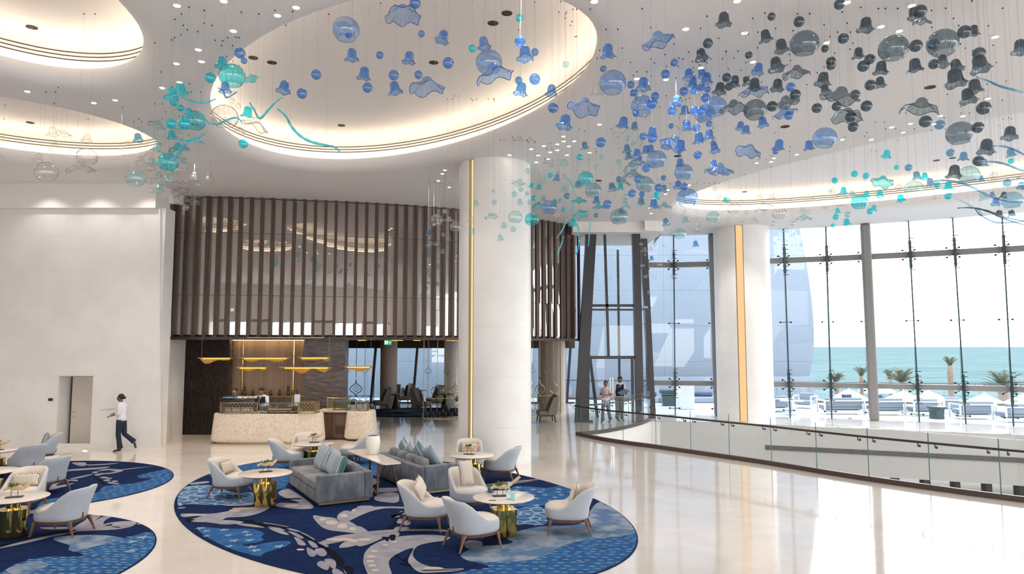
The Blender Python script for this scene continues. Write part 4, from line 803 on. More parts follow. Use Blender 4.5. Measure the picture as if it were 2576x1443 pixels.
def rug(cx, cy, a, b, ang, label, layers):
    t = thing('round_rug', label, 'rug', (cx,cy,0)); E_ = ell(cx,cy,a,b,ang,n=96); E2 = ell(cx,cy,a,b,ang,off=-.02,n=96)
    MB().prism(E_, .001, .012).build('pile', M['navy'], t, world=True)
    for nm, mk, z, polys in layers:
        m = MB(); done = []
        for poly in polys:
            P = clip(poly, E2)
            if len(P) < 3: continue
            tr = tessellate_polygon([[Vector((x,y,0)) for x,y in P]])
            zq = z+.00006*len(done); m.add([(x,y,zq) for x,y in P], [tuple(f) for f in tr])
            if nm not in ('star_motif','dash_motif'): done.append(m.build(nm, M[mk], t, world=True)); m = MB()
        if m.v: done.append(m.build(nm, M[mk], t, world=True, kind='stuff'))
        for o in done:
            me = o.data; bm = bmesh.new(); bm.from_mesh(me)
            for f in bm.faces:
                if f.normal.z < 0: f.normal_flip()
            bm.to_mesh(me); bm.free()
    return t
def gp(ck, pts, sm=True):
    ox, oy, sc = ck; g = [gz(ox+x/sc, oy+y/sc) for x, y in pts]
    return smooth_poly(g) if sm else g
def blob(ck, x, y, rx, ry=None, ang=0): 
    ry = ry or rx*.4; return gp(ck, [(x+rx*math.cos(t*PI/4), y+ry*math.sin(t*PI/4)) for t in range(8)])
def star(x, y, r, rot, n=5): return [(x+(r if k%2==0 else r*.42)*math.cos(rot+PI*k/n), y+(r if k%2==0 else r*.42)*math.sin(rot+PI*k/n)) for k in range(2*n)]
def inside(p, poly):
    c = False; n = len(poly)
    for i in range(n):
        a, b = poly[i], poly[i-1]
        if (a[1] > p[1]) != (b[1] > p[1]) and p[0] < (b[0]-a[0])*(p[1]-a[1])/(b[1]-a[1])+a[0]: c = not c
    return c
def scatter(polys, step, fn, seed, excl=()):
    r = random.Random(seed); out = []
    for poly in polys:
        xs_ = [p[0] for p in poly]; ys_ = [p[1] for p in poly]; y = min(ys_); row = 0
        while y < max(ys_):
            x = min(xs_)+(row%2)*step/2
            while x < max(xs_):
                p = (x+r.uniform(-.25,.25)*step, y+r.uniform(-.25,.25)*step)
                if inside(p, poly) and not any(inside(p, e) for e in excl): out.append(fn(p[0], p[1], r))
                x += step
            y += step*.8; row += 1
    return out
K6 = (440,1080,3.975); K7 = (900,1080,3.578); K5 = (0,1080,3.976)
dashf = lambda x, y, r: [(x-.045,y-.012),(x+.03,y-.016),(x+.05,y+.012),(x-.03,y+.016)]
starf = lambda x, y, r: star(x, y, r.uniform(.07,.11), r.random()*6)
z_tl = gp(K6, [(560,360),(860,310),(1150,340),(1120,560),(1050,600),(790,620),(700,560),(500,560),(340,440)])
z_cell = [gp(K6, [(40,640),(110,580),(330,560),(480,600),(600,640),(800,640),(800,745),(620,750),(450,765),(250,755),(110,755),(30,765)]), gp(K7, [(1440,720),(1580,690),(1690,730),(1710,830),(1640,870),(1500,860),(1420,860),(1300,830),(1300,740)]), gp(K7, [(1100,790),(1190,785),(1190,812)])]
z_st1 = gp(K6, [(215,990),(400,990),(500,1000),(760,1000),(890,1045),(860,1080),(890,1110),(800,1140),(670,1160),(760,1175),(880,1145),(1100,1120),(1160,1140),(1060,1190),(900,1240),(830,1275),(560,1200),(350,1100)])
z_st2 = gp(K7, [(1290,600),(1400,520),(1500,515),(1700,530),(1840,510),(2030,560),(2110,640),(1990,680),(1880,690),(1600,690),(1440,700),(1250,700)])
z_dot = gp(K7, [(700,1420),(870,1300),(1190,1250),(1060,1195),(1400,1190),(1700,1130),(1800,1060),(2050,1000),(2300,960),(2500,890),(2600,1000),(2500,1150),(2300,1350),(2000,1450)])
z_pale = gp(K7, [(930,1150),(960,1110),(1100,1060),(1300,1045),(1400,1020),(1340,985),(1420,930),(1640,880),(1990,860),(2080,760),(2150,670),(2300,640),(2480,780),(2560,900),(2400,960),(2200,985),(2000,1010),(1800,1070),(1700,1140),(1500,1190),(1300,1200),(1100,1200),(1000,1190)])
z_far = gp(K6, [(1780,250),(1900,260),(2100,300),(2226,300),(2226,470),(1980,460),(1850,400)])
leaves = [gp(K6,p) for p in [
 [(75,850),(350,850),(500,830),(700,790),(900,775),(950,785),(860,840),(700,880),(520,890),(440,930),(220,935),(130,920),(180,900),(300,862),(90,885)],
 [(1030,640),(1110,600),(1180,620),(1350,740),(1380,795),(1250,805),(1100,790),(1000,770),(1060,740),(1250,745),(1100,690)],
 [(1380,870),(1480,880),(1600,895),(1640,930),(1740,925),(1860,1000),(1930,1040),(1850,1050),(1700,1035),(1520,1010),(1430,950)],
 [(1620,895),(1640,850),(1700,820),(1760,830),(1740,870),(1700,925),(1640,925)],
 [(1760,825),(1820,790),(1970,775),(1940,800),(2100,780),(2226,780),(2226,795),(2080,800),(1950,830),(1830,880),(1730,930),(1690,925),(1740,870)],
 [(1435,1145),(1600,1080),(1800,1050),(2000,1030),(2226,1010),(2226,1030),(2000,1060),(1800,1100),(1620,1140),(1500,1160)],
 [(1640,1190),(1700,1130),(1850,1085),(2100,1050),(2226,1035),(2226,1055),(2000,1120),(1850,1160),(1720,1190)],
 [(300,930),(500,915),(680,930),(640,950),(500,960),(380,945)],[(600,950),(760,955),(890,985),(860,990),(700,975)],[(880,940),(1000,955),(1135,980),(1110,985),(960,970)],[(930,990),(1040,1010),(1140,1055),(1100,1062),(1000,1030)],
 [(900,965),(1000,980),(1100,1015),(1060,1020),(960,990)],[(1100,990),(1180,1005),(1260,1030),(1230,1032),(1150,1015)],[(1130,1025),(1220,1050),(1290,1095),(1240,1095),(1180,1060)],[(1190,1085),(1260,1110),(1310,1165),(1240,1165),(1210,1120)],
 [(1250,1035),(1320,1060),(1400,1110),(1360,1105)],[(1330,1120),(1400,1145),(1430,1190),(1370,1185)],[(1320,1190),(1400,1230),(1410,1270),(1370,1285),(1330,1260)],[(1400,1210),(1480,1200),(1520,1250),(1480,1280),(1420,1260)],
 [(1420,1350),(1470,1325),(1540,1370),(1520,1420),(1440,1385)],[(1490,1320),(1560,1305),(1610,1340),(1590,1410)],[(1430,1135),(1500,1155),(1540,1175),(1500,1185)],[(1570,1420),(1620,1405),(1690,1460),(1600,1470)],[(1685,1390),(1730,1385),(1730,1440),(1700,1450)],
 [(150,545),(250,530),(335,525),(330,540),(180,560)],[(490,765),(620,750),(790,745),(790,760),(600,775)],[(1990,700),(2060,650),(2226,640),(2226,735),(2100,735)],[(1960,490),(2050,530),(1990,560),(1960,560)],[(1960,600),(2226,590),(2226,625),(1970,640)],[(30,790),(100,785),(100,795),(40,800)]]]
leaves += [gp(K7,p) for p in [
 [(50,1180),(70,1110),(150,1040),(300,985),(480,962),(700,960),(830,980),(780,1010),(640,1030),(540,1060),(500,1110),(510,1170),(600,1230),(780,1265),(950,1262),(900,1285),(700,1299),(560,1299),(480,1240),(450,1180),(500,1080),(420,1100),(340,1140),(290,1180),(280,1230),(300,1340),(120,1340),(60,1240)],
 [(0,700),(130,695),(110,730),(0,760)],[(0,712),(200,702),(420,705),(425,720),(200,718),(0,745)],[(0,940),(300,910),(700,905),(820,920),(820,930),(600,925),(300,930),(0,965)],[(0,1000),(100,1010),(260,960),(200,1000),(80,1050),(0,1060)],[(0,880),(60,900),(90,935),(0,945)],
 [(600,640),(720,610),(700,625),(620,650)],[(640,650),(760,618),(740,632)],[(150,640),(220,600),(330,600),(300,640),(390,650),(250,662)],[(960,1040),(1000,1010),(1110,1020),(1120,1060),(1060,1085),(980,1080)],
 [(1090,520),(1300,480),(1600,455),(1612,462),(1300,495)],[(1090,535),(1330,497),(1580,470),(1300,510)]]]
leaves += [blob(K7,*b) for b in [(380,835,35,22),(440,850,35,22),(370,905,45,20),(430,905,35,20),(340,955,35,20),(400,760,30,16),(340,790,40,10)]]
creams = [blob(K6,*b) for b in [(1475,905,30,18),(1565,940,62,22),(1675,975,52,24),(1778,1002,35,18),(1690,870,38,18),(1830,815,60,14),(1650,1110,140,16),(1850,1125,120,18),(700,800,130,12),(600,820,60,14),(200,865,110,8),(1160,770,80,14),(1255,1213,40,10)]]+[blob(K7,*b) for b in [(150,1105,34,10),(250,1050,26,8),(330,1020,26,8),(120,1155,38,11),(112,1195,38,11),(130,1235,38,11),(160,1278,38,12),(680,1262,90,14),(60,1000,60,12)]]
blacks = [gp(K6,p) for p in [[(600,905),(780,915),(770,922),(640,925)],[(700,930),(950,955),(1140,990),(1100,1000),(850,965)],[(1250,1045),(1330,1080),(1420,1140),(1500,1180),(1480,1195),(1350,1110)],[(1500,1190),(1600,1230),(1680,1300),(1690,1350),(1660,1380),(1590,1310)],[(1680,1390),(1740,1375),(1785,1410),(1770,1450),(1720,1450)],
 [(100,905),(200,910),(140,930)],[(1060,700),(1250,695),(1240,706),(1070,708)]]]
blacks += [gp(K7,p) for p in [[(265,900),(320,850),(350,800),(375,790),(345,850),(315,900)],[(300,780),(420,745),(400,770),(320,800)],[(345,1140),(420,1180),(500,1075),(450,1190),(480,1240),(360,1210),(450,1215),(340,1150)],[(215,975),(280,985),(270,1020),(240,1000)],[(290,960),(340,960),(330,1010),(290,1000)],[(980,1275),(600,1285),(620,1275)]]]
Z = lambda i: .0135+i*.0012
rug(-2.546,14.343,5.98,3.675,-54.88,'large oval navy rug with silver leaf scrolls under the two grey sofas', [
 ('blue_field','mid',Z(0),[z_tl,z_st1,z_st2,z_dot,z_far]),('pale_field','pale',Z(1),[z_pale]),('coral_field','cells',Z(2),z_cell),
 ('star_motif','dash',Z(3),scatter([z_st1,z_st2],.34,starf,1)+scatter([z_pale],.55,lambda x,y,r:star(x,y,.1,r.random()*6),9)[:0]),('dash_motif','dash',Z(3),scatter([z_dot],.17,dashf,2)+scatter([z_tl,z_far],.24,dashf,3)),
 ('leaf_motif','leaf',Z(4),leaves),('cream_motif','cream',Z(5),creams),('black_motif','black',Z(6),blacks)])
r2z = gp(K5,[(380,760),(480,700),(700,680),(960,640),(1050,570),(1200,555),(1360,540),(1520,495),(1400,490),(1380,465),(1550,425),(1700,395),(1790,470),(1600,600),(1300,680),(900,760),(420,830)])
rug(-10.6,15.9,3.2,2.75,141,'rear left round navy rug with thin grey scrolls nearest the marble wall', [('blue_field','mid',Z(0),[r2z]),('dash_motif','dash',Z(2),scatter([r2z],.2,dashf,5)),
 ('leaf_motif','leaf',Z(4),[gp(K5,p) for p in [[(560,430),(700,405),(1000,383),(1100,378),(1000,402),(700,422),(570,442)],[(720,338),(850,335),(870,355),(1000,352),(1190,338),(1100,355),(900,368),(870,362),(830,374),(770,365)],[(700,497),(850,465),(930,450),(900,465),(760,500)],[(1100,420),(1300,395),(1540,372),(1400,390),(1200,415)],
   [(490,610),(540,545),(640,512),(770,510),(765,525),(700,520),(600,540),(560,570),(640,560),(740,540),(700,560),(600,590)],[(960,425),(1060,400),(1220,408),(1205,430),(1090,452),(980,447),(1080,440),(1150,425),(1100,412),(1020,420)],[(420,490),(300,500),(100,520),(300,480)]]]+[blob(K5,*b) for b in [(950,435,30,9),(975,460,32,9),(1020,450,26,8),(1040,487,38,9),(1070,515,36,9),(1090,495,30,7),(1110,540,38,9),(1150,525,30,8),(1160,548,34,7)]]),
 ('black_motif','black',Z(3),[gp(K5,p) for p in [[(930,470),(1000,500),(1060,550),(1120,560),(1060,565),(980,520)],[(620,500),(760,485),(900,462),(760,500)]]])])
r3a = gp(K5,[(-200,1480),(0,1443),(120,1370),(300,1310),(500,1280),(810,1275),(800,1240),(680,1205),(900,1170),(1250,1090),(1505,1030),(1650,1080),(1500,1300),(1200,1500),(0,1600)])
r3b = gp(K5,[(530,1105),(600,1075),(900,1062),(1100,1070),(1240,1100),(1100,1140),(900,1190),(760,1220),(690,1205),(690,1165),(600,1135)])
r3c = gp(K5,[(60,1420),(150,1370),(350,1330),(480,1350),(420,1400),(200,1470)])
rug(-8.3,9.85,3.12,3.15,0,'front left round navy rug with a grey tail motif, cut by the photo edge', [('blue_field','mid',Z(0),[r3a]),('pale_field','pale',Z(1),[r3b,r3c]),('dash_motif','dash',Z(2),scatter([r3a],.15,dashf,6,)),('star_motif','dash',Z(3),[star(*gz(1425/3.976,1080+1087/3.976),.13,.3),star(*gz(1325/3.976,1080+1130/3.976),.11,1),star(*gz(1310/3.976,1080+1222/3.976),.11,2)]),
 ('leaf_motif','leaf',Z(4),[gp(K5,p) for p in [[(860,850),(1020,850),(950,920),(1030,880),(1160,862),(1060,910),(1035,955),(1100,940),(1250,925),(1350,930),(1360,950),(1300,985),(1150,1010),(950,1020),(700,1030),(750,980),(870,900)],[(0,1190),(300,1110),(700,1030),(760,1035),(500,1090),(200,1160),(0,1200)],[(1360,955),(1450,945),(1400,960)],[(400,990),(700,985),(720,1000),(500,1010)]]]),
 ('black_motif','black',Z(5),[gp(K5,p) for p in [[(0,1170),(350,1090),(700,1035),(500,1060),(200,1130),(0,1178)],[(1040,970),(1120,955),(1110,970)],[(1100,975),(1200,985),(1180,993)],[(560,1045),(760,1010),(700,1040)]]])])
RZ = .0215
# ================================================================ LOUNGE CHAIRS
def sup(t, w, yb, yf, n=2.7):
    c, s_ = math.cos(t), math.sin(t); x = w*math.copysign(abs(c)**(2/n), c); y = math.copysign(abs(s_)**(2/n), s_); return x, (yf*y if y > 0 else -yb*y)
def make_chair():
    t = thing('lounge_chair', 'x', 'chair'); N = 56
    W, YB, YF, SZ_ = .33, -.33, .38, .37
    def top(x, y):
        u = max(0, min(1, (.15-y)/.33)); h = .335*(u*u*(3-2*u))**1.1
        h *= 1-.13*max(0,(abs(x)/W))**5*(1 if y < -.1 else .4); return SZ_+.035+h
    def pos(tt, off, z):
        x, y = sup(tt, W-off, YB+off, YF-off)
        u = max(0,(z-SZ_)/.37); return (x*(1-.07*u), y-.15*u*(1 if y < .1 else .3), z)
    th = [2*PI*k/N for k in range(N)]; vs = []; fs = []
    x0 = [sup(a, W, YB, YF) for a in th]; tops = [top(*p) for p in x0]
    for sc_, zb in ((.93,.235),(.975,.25),(1.0,.29)):
        for k in range(N): vs.append((x0[k][0]*sc_, x0[k][1]*sc_, zb))
    L = 3
    for u in (.25,.5,.75,.95):
        for k in range(N): vs.append(pos(th[k], 0, .29+(tops[k]-.29)*u))
        L += 1
    for k in range(N): vs.append(pos(th[k], .012, tops[k]+.004))
    for k in range(N): vs.append(pos(th[k], .03, tops[k]+.006))
    L += 2
    for i in range(L-1):
        for k in range(N): fs.append((i*N+k, i*N+(k+1)%N, (i+1)*N+(k+1)%N, (i+1)*N+k))
    fs.append(tuple(range(N-1,-1,-1)))
    MB().add(vs, fs).build('outer_shell', M['outer'], t, smooth='all')
    vs = []; fs = []; rows = [(.03,1.0,.006),(.05,1.0,-.004),(.06,.7,0),(.065,.4,0),(.065,.1,0),(.075,-.02,0)]
    for off, u, dz in rows:
        for k in range(N): vs.append(pos(th[k], off, SZ_+(tops[k]-SZ_)*u+dz))
    for i in range(len(rows)-1):
        for k in range(N): fs.append((i*N+k, i*N+(k+1)%N, (i+1)*N+(k+1)%N, (i+1)*N+k))
    MB().add(vs, fs).build('inner_lining', M['inner'], t, smooth='all')
    vs = []; fs = []; rows = [(.045,.36),(.035,.385),(.045,.41),(.075,.43),(.15,.44),(.25,.445)]
    for off, z in rows:
        for k in range(N): x, y = sup(th[k], W-off, YB+off, YF-off+.02); vs.append((x,y,z+.008*(y>0)))
    for i in range(len(rows)-1):
        for k in range(N): fs.append((i*N+k, i*N+(k+1)%N, (i+1)*N+(k+1)%N, (i+1)*N+k))
    fs.append(tuple(range((len(rows)-1)*N, len(rows)*N)))
    MB().add(vs, fs).build('seat_cushion', M['inner'], t, smooth='all')
    vs = []; fs = []
    for sc_, z in ((.80,.195),(.93,.195),(.96,.24),(.80,.24)):
        for k in range(N): vs.append((x0[k][0]*sc_, x0[k][1]*sc_, z))
    for i in range(4):
        for k in range(N): fs.append((i*N+k, i*N+(k+1)%N, ((i+1)%4)*N+(k+1)%N, ((i+1)%4)*N+k))
    MB().add(vs, fs).build('seat_frame', M['wood'], t, smooth=True)
    for sx in (-1,1):
        for (ax, ay, bx, by) in ((.25,.27,.285,.32),(.235,-.27,.27,-.37)):
            m = MB(); secs = [(.235,.055,.04),(.19,.05,.036),(.12,.034,.030),(0,.022,.022)]; vs = []
            for z, wx, wy in secs:
                u = 1-z/.235; px, py = (ax+(bx-ax)*u)*sx, ay+(by-ay)*u
                vs += [(px+i*wx/2, py+j*wx/2, z) for i, j in ((-1,-1),(1,-1),(1,1),(-1,1))]
            fs = [(i*4+k, i*4+(k+1)%4, i*4+4+(k+1)%4, i*4+4+k) for i in range(3) for k in range(4)]+[(3,2,1,0),(12,13,14,15)]
            m.add(vs, fs).build('leg', M['wood'], t, bevel=.004)
    MB().rbox(0,-.336,.285,.022,.02,.09,.006).build('back_tab', M['wood'], t)
    return t
ch0 = make_chair(); used = [False]; CHG = 'cream and blue-grey lounge chairs'
def place_chair(px, py, face, label, sc=1.0):
    x, y = gz(px, py); rz = math.atan2(face[1], face[0])-PI/2
    if not used[0]: used[0] = True; r = ch0; r.location = (x,y,RZ); r.rotation_euler = (0,0,rz); r['label'] = label; r['group'] = CHG
    else: r = dup(ch0, (x,y,RZ), rz, label, CHG)
    return x, y, rz
def cushion_mesh(w, h, d, n=10, puff=1.0):
    vs = []; fs = []
    for s_ in (1,-1):
        for i in range(n+1):
            for j in range(n+1):
                u, v = i/n*2-1, j/n*2-1; e = (1-u**4)*(1-v**4); k = 1-.07*(1-abs(u)**2)*abs(v)**3; k2 = 1-.07*(1-abs(v)**2)*abs(u)**3
                vs.append((u*w/2*k2, s_*d/2*e**.5*puff, v*h/2*k))
    N = (n+1)**2
    for i in range(n):
        for j in range(n):
            a = i*(n+1)+j; fs += [(a, a+n+1, a+n+2, a+1), (N+a, N+a+1, N+a+n+2, N+a+n+1)]
    for i in range(n):
        a, b = i*(n+1), (i+1)*(n+1); fs += [(a,N+a,N+b,b), (a+n,b+n,N+b+n,N+a+n)]; a, b = i, i+1; fs += [(a,b,N+b,N+a)]; a, b = n*(n+1)+i, n*(n+1)+i+1; fs += [(a,N+a,N+b,b)]
    return MB().add(vs, fs)
def pillow(x, y, z, rz, w, h, tilt, mk, label, piping=True, roll=0, name='throw_pillow', d=.13, group=None):
    t = thing(name, label, 'pillow', (x,y,z), rz, group)
    o = cushion_mesh(w, h, d).build('cover', M[mk], t, smooth='all'); o.rotation_euler = (tilt, roll, 0)
    if piping:
        P = [(u*w/2,0,v*h/2) for u, v in ((-1,-1),(0,-.93),(1,-1),(.93,0),(1,1),(0,.93),(-1,1),(-.93,0),(-1,-1))]
        p = MB().tube(P, .006, 5).build('piping', M['pteal'], t, smooth='all'); p.rotation_euler = (tilt, roll, 0)
def chair_pillow(c, w, h, mk, label, fwd=-.10, side=0, tilt=.30, roll=0, z=None):
    x, y, rz = c; f = Vector((-math.sin(rz), math.cos(rz))); s_ = Vector((math.cos(rz), math.sin(rz))); p = Vector((x,y))+f*fwd+s_*side
    pillow(p.x, p.y, RZ+(z or .455+h/2), rz, w, h, tilt, mk, label, roll=roll)
cA = place_chair(582,1250,(1,-.12),'lounge chair with a cream oblong pillow, left of the second brass table')
cB = place_chair(722,1182,(1,.25),'lounge chair seen from its pale blue side, behind the front left grey sofa arm')
cC = place_chair(764,1168,(.15,-1),'lounge chair facing the viewer before the stone bar counter')
cD = place_chair(893,1166,(-1,-.25),'lounge chair right of the rear table, partly hidden behind the striped pillows')
cE = place_chair(1070,1330,(1,-.12),'lounge chair with square pillow at the left of the big front table')
cF = place_chair(1180,1290,(.55,-1),'lounge chair with a tall upright cream pillow behind the front table')
cG = place_chair(1190,1376,(1,.62),'lounge chair turned its back to the viewer in front of the brass table')
cH = place_chair(1430,1338,(-1,.10),'lounge chair with pillow at the far right of the large rug')
cI = place_chair(1260,1207,(-1,.30),'lounge chair with curved back right of the table by the round column')
cJ = place_chair(1180,1190,(.05,-1),'lounge chair against the foot of the near round column')
cK = place_chair(155,1343,(-1,.05),'lounge chair in the front left corner, nearest the white floor')
cL = place_chair(52,1290,(.15,-1),'lounge chair with pillow behind the front left brass table')
cM = place_chair(112,1240,(-1,.30),'lounge chair seen edge on between the two left rugs')
cN = place_chair(64,1198,(-.95,.55),'broad lounge chair back turned away on the rear left rug')
cO = place_chair(100,1166,(-.85,-.6),'lounge chair farthest back on the rear left rug by the marble wall')
chair_pillow(cA,.42,.24,'pillow','oblong cream zigzag pillow on the chair left of the second table',side=.05)
chair_pillow(cC,.40,.2,'pillow','cream oblong pillow on the chair before the stone bar')
chair_pillow(cE,.34,.30,'pillow','cream zigzag pillow on the chair left of the big front table',roll=.5,z=.64)
chair_pillow(cF,.27,.46,'pillow','tall cream striped pillow standing behind the front table',side=.02,tilt=.35)
chair_pillow(cH,.36,.30,'pillow','cream pillow with teal piping on the far right chair')
chair_pillow(cJ,.42,.22,'pillow','cream oblong pillow on the chair at the round column foot')
chair_pillow(cL,.46,.2,'pillow','cream oblong pillow on the front left chair behind its table')
chair_pillow(cM,.34,.3,'pillow','pale pillow on the edge-on chair between the left rugs')
chair_pillow(cO,.34,.3,'pteal','dark teal pillow on the farthest left chair')
# ================================================================ TABLES
def make_table():
    t = thing('round_table', 'x', 'table')
    top = MB().lathe([(1e-5,.592),(.478,.592),(.49,.587),(.49,.578),(.478,.572),(1e-5,.572)], 56).build('marble_top', M['top'], t, smooth=True)
    MB().lathe([(.474,.572),(.45,.558),(.06,.556)], 48).build('dark_underside', M['toprim'], t, smooth=True)
    for k in range(4):
        a = PI/4+k*PI/2; x, y = .105*math.cos(a), .105*math.sin(a)
        MB().lathe([(.118,0),(.118,.408),(.116,.41),(1e-5,.41)], 28, x, y).build('brass_drum', M['brass'], t, smooth=True)
        MB().lathe([(.055,.40),(.055,.56)], 20, .06*math.cos(a), .06*math.sin(a)).build('brass_neck', M['brass'], t, smooth=True)
    return t
tb0 = make_table(); TP = {}
for i, (k, px, py, rz, sc_, lab) in enumerate([('T1',1267,1248,.3,1,'round marble table on a brass drum base with bottle, glass and driftwood'),('T2',668,1188,.1,1,'round marble table on brass drums beside the front left grey sofa'),('T0',790,1114,.5,1,'round marble table on brass base nearest the stone bar'),
    ('T3',1187,1143,.2,1,'round marble table on brass base before the near round column'),('T4',35,1249,.6,1,'round marble table on brass drums at the front left edge'),('T5',-25,1183,.1,1,'round marble table cut by the left photo edge, middle one'),('T6',-12,1131,.4,1,'round marble table cut by the left photo edge, farthest one')]):
    x, y = gz(px, py, .592+RZ); TP[k] = (x,y)
    if i == 0: tb0.location = (x,y,RZ); tb0.rotation_euler = (0,0,rz); tb0['label'] = lab; tb0['group'] = 'round marble tables on brass drums'
    else: dup(tb0, (x,y,RZ), rz, lab, 'round marble tables on brass drums')
TT = .5925+RZ
def decor(x, y, rz, label, plant=1, seed=1, drift=.2):
    t = thing('table_bonsai', label, 'table ornament', (x,y,TT), rz); r = random.Random(seed)
    MB().rbox(0,0,.006,.24,.12,.012,.003).build('base_plate', M['dark'], t)
    for s_ in (-1,1): MB().tube([(.045*s_,0,.01),(.045*s_,0,.13)], .005, 6).build('post', M['dark'], t)
    P = [(-.15,0,.12),(-.08,.02,.15),(0,0,.14),(.07,-.02,.155),(.11,.01,.13),(.15+drift*.3,.02,.17+drift*.2)]
    P = smooth_path(P, 4); MB().tube(P, [.012+.022*math.sin(PI*i/len(P))+r.uniform(0,.008) for i in range(len(P))], 7).build('driftwood', M['drift'], t, smooth='all')
    m = MB()
    for k in range(46*plant):
        a = r.uniform(0,2*PI); e = r.uniform(.25,1.45); L = r.uniform(.05,.095); c0 = Vector((r.uniform(-.07,.05), r.uniform(-.02,.02), .16)); d = Vector((math.cos(a)*math.cos(e), math.sin(a)*math.cos(e), math.sin(e)))
        s_ = d.cross(Vector((0,0,1))).normalized()*.010; p = c0+d*L
        m.add([c0-s_*.4, c0+d*L*.55-s_, p, c0+d*L*.55+s_, c0+d*L*.5+Vector((0,0,-.006))], [(0,1,4),(1,2,4),(2,3,4),(3,0,4)])
    m.build('leaves', M['leafg'], t, kind='stuff')
decor(*gz(668,1186,TT),.5,'green succulent and driftwood ornament on the table beside the grey sofa',seed=2)
decor(*gz(790,1112,TT),.2,'small green bonsai ornament on the table nearest the bar',seed=3)
decor(*gz(1180,1142,TT),-.3,'green plant ornament on the table before the round column',seed=4)
decor(*gz(1258,1247,TT),.2,'driftwood ornament with succulent on the big front table',seed=5,drift=.6)
decor(*gz(36,1250,TT),.4,'driftwood and fan leaf ornament on the front left table',seed=6)
decor(*gz(-6,1131,TT),.4,'ornament on the farthest left table at the photo edge',seed=7)
x, y = gz(1279,1255,TT); b_ = thing('water_bottle','clear glass water bottle with blue label on the front table','bottle',(x,y,TT))
MB().lathe([(.032,0),(.034,.01),(.034,.13),(.03,.16),(.014,.20),(.012,.25)],16).build('bottle_body',GL['A'],b_,smooth=True); MB().lathe([(.0345,.03),(.0345,.09)],16).build('label_band',M['card'],b_,smooth=True); MB().lathe([(.013,.245),(.013,.262),(1e-5,.263)],10).build('cap',M['chrome'],b_)
x, y = gz(1290,1257,TT); MBg = MB().lathe([(.028,0),(.032,.003),(.036,.1),(.033,.1),(.028,.006),(1e-5,.006)],16).build('water_glass',GL['A'],smooth=True); MBg.location = (x,y,TT); tag(MBg,'short clear water glass beside the bottle on the front table','glass')
x, y = gz(1233,1237,TT); t = thing('cup_and_saucer','dark teal cup on saucer at the back of the front table','cup',(x,y,TT)); MB().lathe([(.03,.0),(.075,.01),(.078,.014),(.03,.008)],20).build('saucer',M['bluec'],t,smooth=True); MB().lathe([(.025,.012),(.04,.03),(.046,.07),(.042,.07),(.036,.03),(1e-5,.02)],18).build('cup',M['bluec'],t,smooth=True)
x, y = gz(1238,1259,TT); o = MB().tube([(x-.05,y,TT+.005),(x+.06,y+.02,TT+.005)],.005,6).build('pen',M['dark']); tag(o,'dark pen lying on the near edge of the front table','pen')
# ================================================================ SOFAS
def sofa(c, ux, label, pil):   # c = corner ground point, ux unit vector along the length; faces uy
    L, D, H = 2.32, 1.08, .56; ux = Vector(ux).normalized(); uy = Vector(c[1]); c = Vector(c[0])
    ang = math.atan2(ux.y, ux.x); flip = 1 if (ux.x*uy.y-ux.y*uy.x) > 0 else -1
    t = thing('velvet_sofa', label, 'sofa', (*c,RZ), ang); Y = lambda v: v*flip
    T = .16
    MB().rbox(L/2,Y(T/2),.06+(H-.06)/2,L,T,H-.06,.025).build('backrest', M['velvet'], t, smooth=True)
    for x0 in (T/2, L-T/2): MB().rbox(x0,Y((D+T)/2+.002),.06+(H-.06)/2,T,D-T-.004,H-.06,.025).build('arm', M['velvet'], t, smooth=True)
    MB().rbox(L/2,Y(D/2+T/2),.165,L-2*T,D-T,.21,.02).build('seat_base', M['velvet'], t, smooth=True)
    MB().box(L/2,Y(D/2),.035,L-.1,D-.1,.05).build('plinth', M['brassd'], t)
    w_ = (L-2*T)/2
    for k in range(2): MB().rbox(T+w_*(k+.5),Y(T+(D-T)/2+.01),.35,w_-.01,D-T-.01,.16,.04).build('seat_cushion', M['velvett'], t, smooth=True)
    w3 = (L-2*T)/4
    for k in range(4):
        MB().rbox(T+w3*(k+.5),Y(T+.10),.545,w3-.02,.17,.28,.07,n=4).build('back_cushion', M['velvett'], t, smooth=True)
    for (u, v, w_, h_, tl, mk, lab, rr) in pil:
        p = c+ux*u+uy*(v+.05); pillow(p.x, p.y, RZ+.43+h_/2-.02, ang, w_, h_, tl*flip, mk, lab, piping=False, roll=rr, d=.16)
ul = Vector((-.502,.865)); ud = Vector((.865,.502))
c1 = Vector(gz(935,1262))+Vector((.02,.02)); sofa((c1, -ud), ul, 'grey velvet sofa at left with four pale blue pillows', [
  (.40,.50,.46,.46,.38,'pteal','teal and cream patterned pillow nearest the front arm of the left sofa',.1),(.80,.50,.5,.5,.35,'pblue','pale blue striped pillow third from the rear on the left sofa',-.12),(1.20,.52,.46,.46,.4,'pteal','teal patterned pillow second from the rear on the left sofa',.14),(1.68,.50,.52,.52,.38,'pblue','large pale blue pillow at the rear of the left sofa',.0)])
c2 = Vector(gz(1050,1249)); sofa((c2, ud), ul, 'grey velvet sofa at right seen from behind, beside the console table', [
  (.5,.48,.48,.5,.5,'pblue','large pale pillow sloping over the front end of the right sofa',.25),(.95,.40,.44,.48,.3,'pteal','pointed teal pillow in the middle of the right sofa',.6),(1.45,.40,.40,.42,.35,'pblue','small grey blue pillow toward the rear of the right sofa',.5),(1.8,.40,.38,.5,.2,'pteal','slim teal pillow at the rear end of the right sofa',.65)])
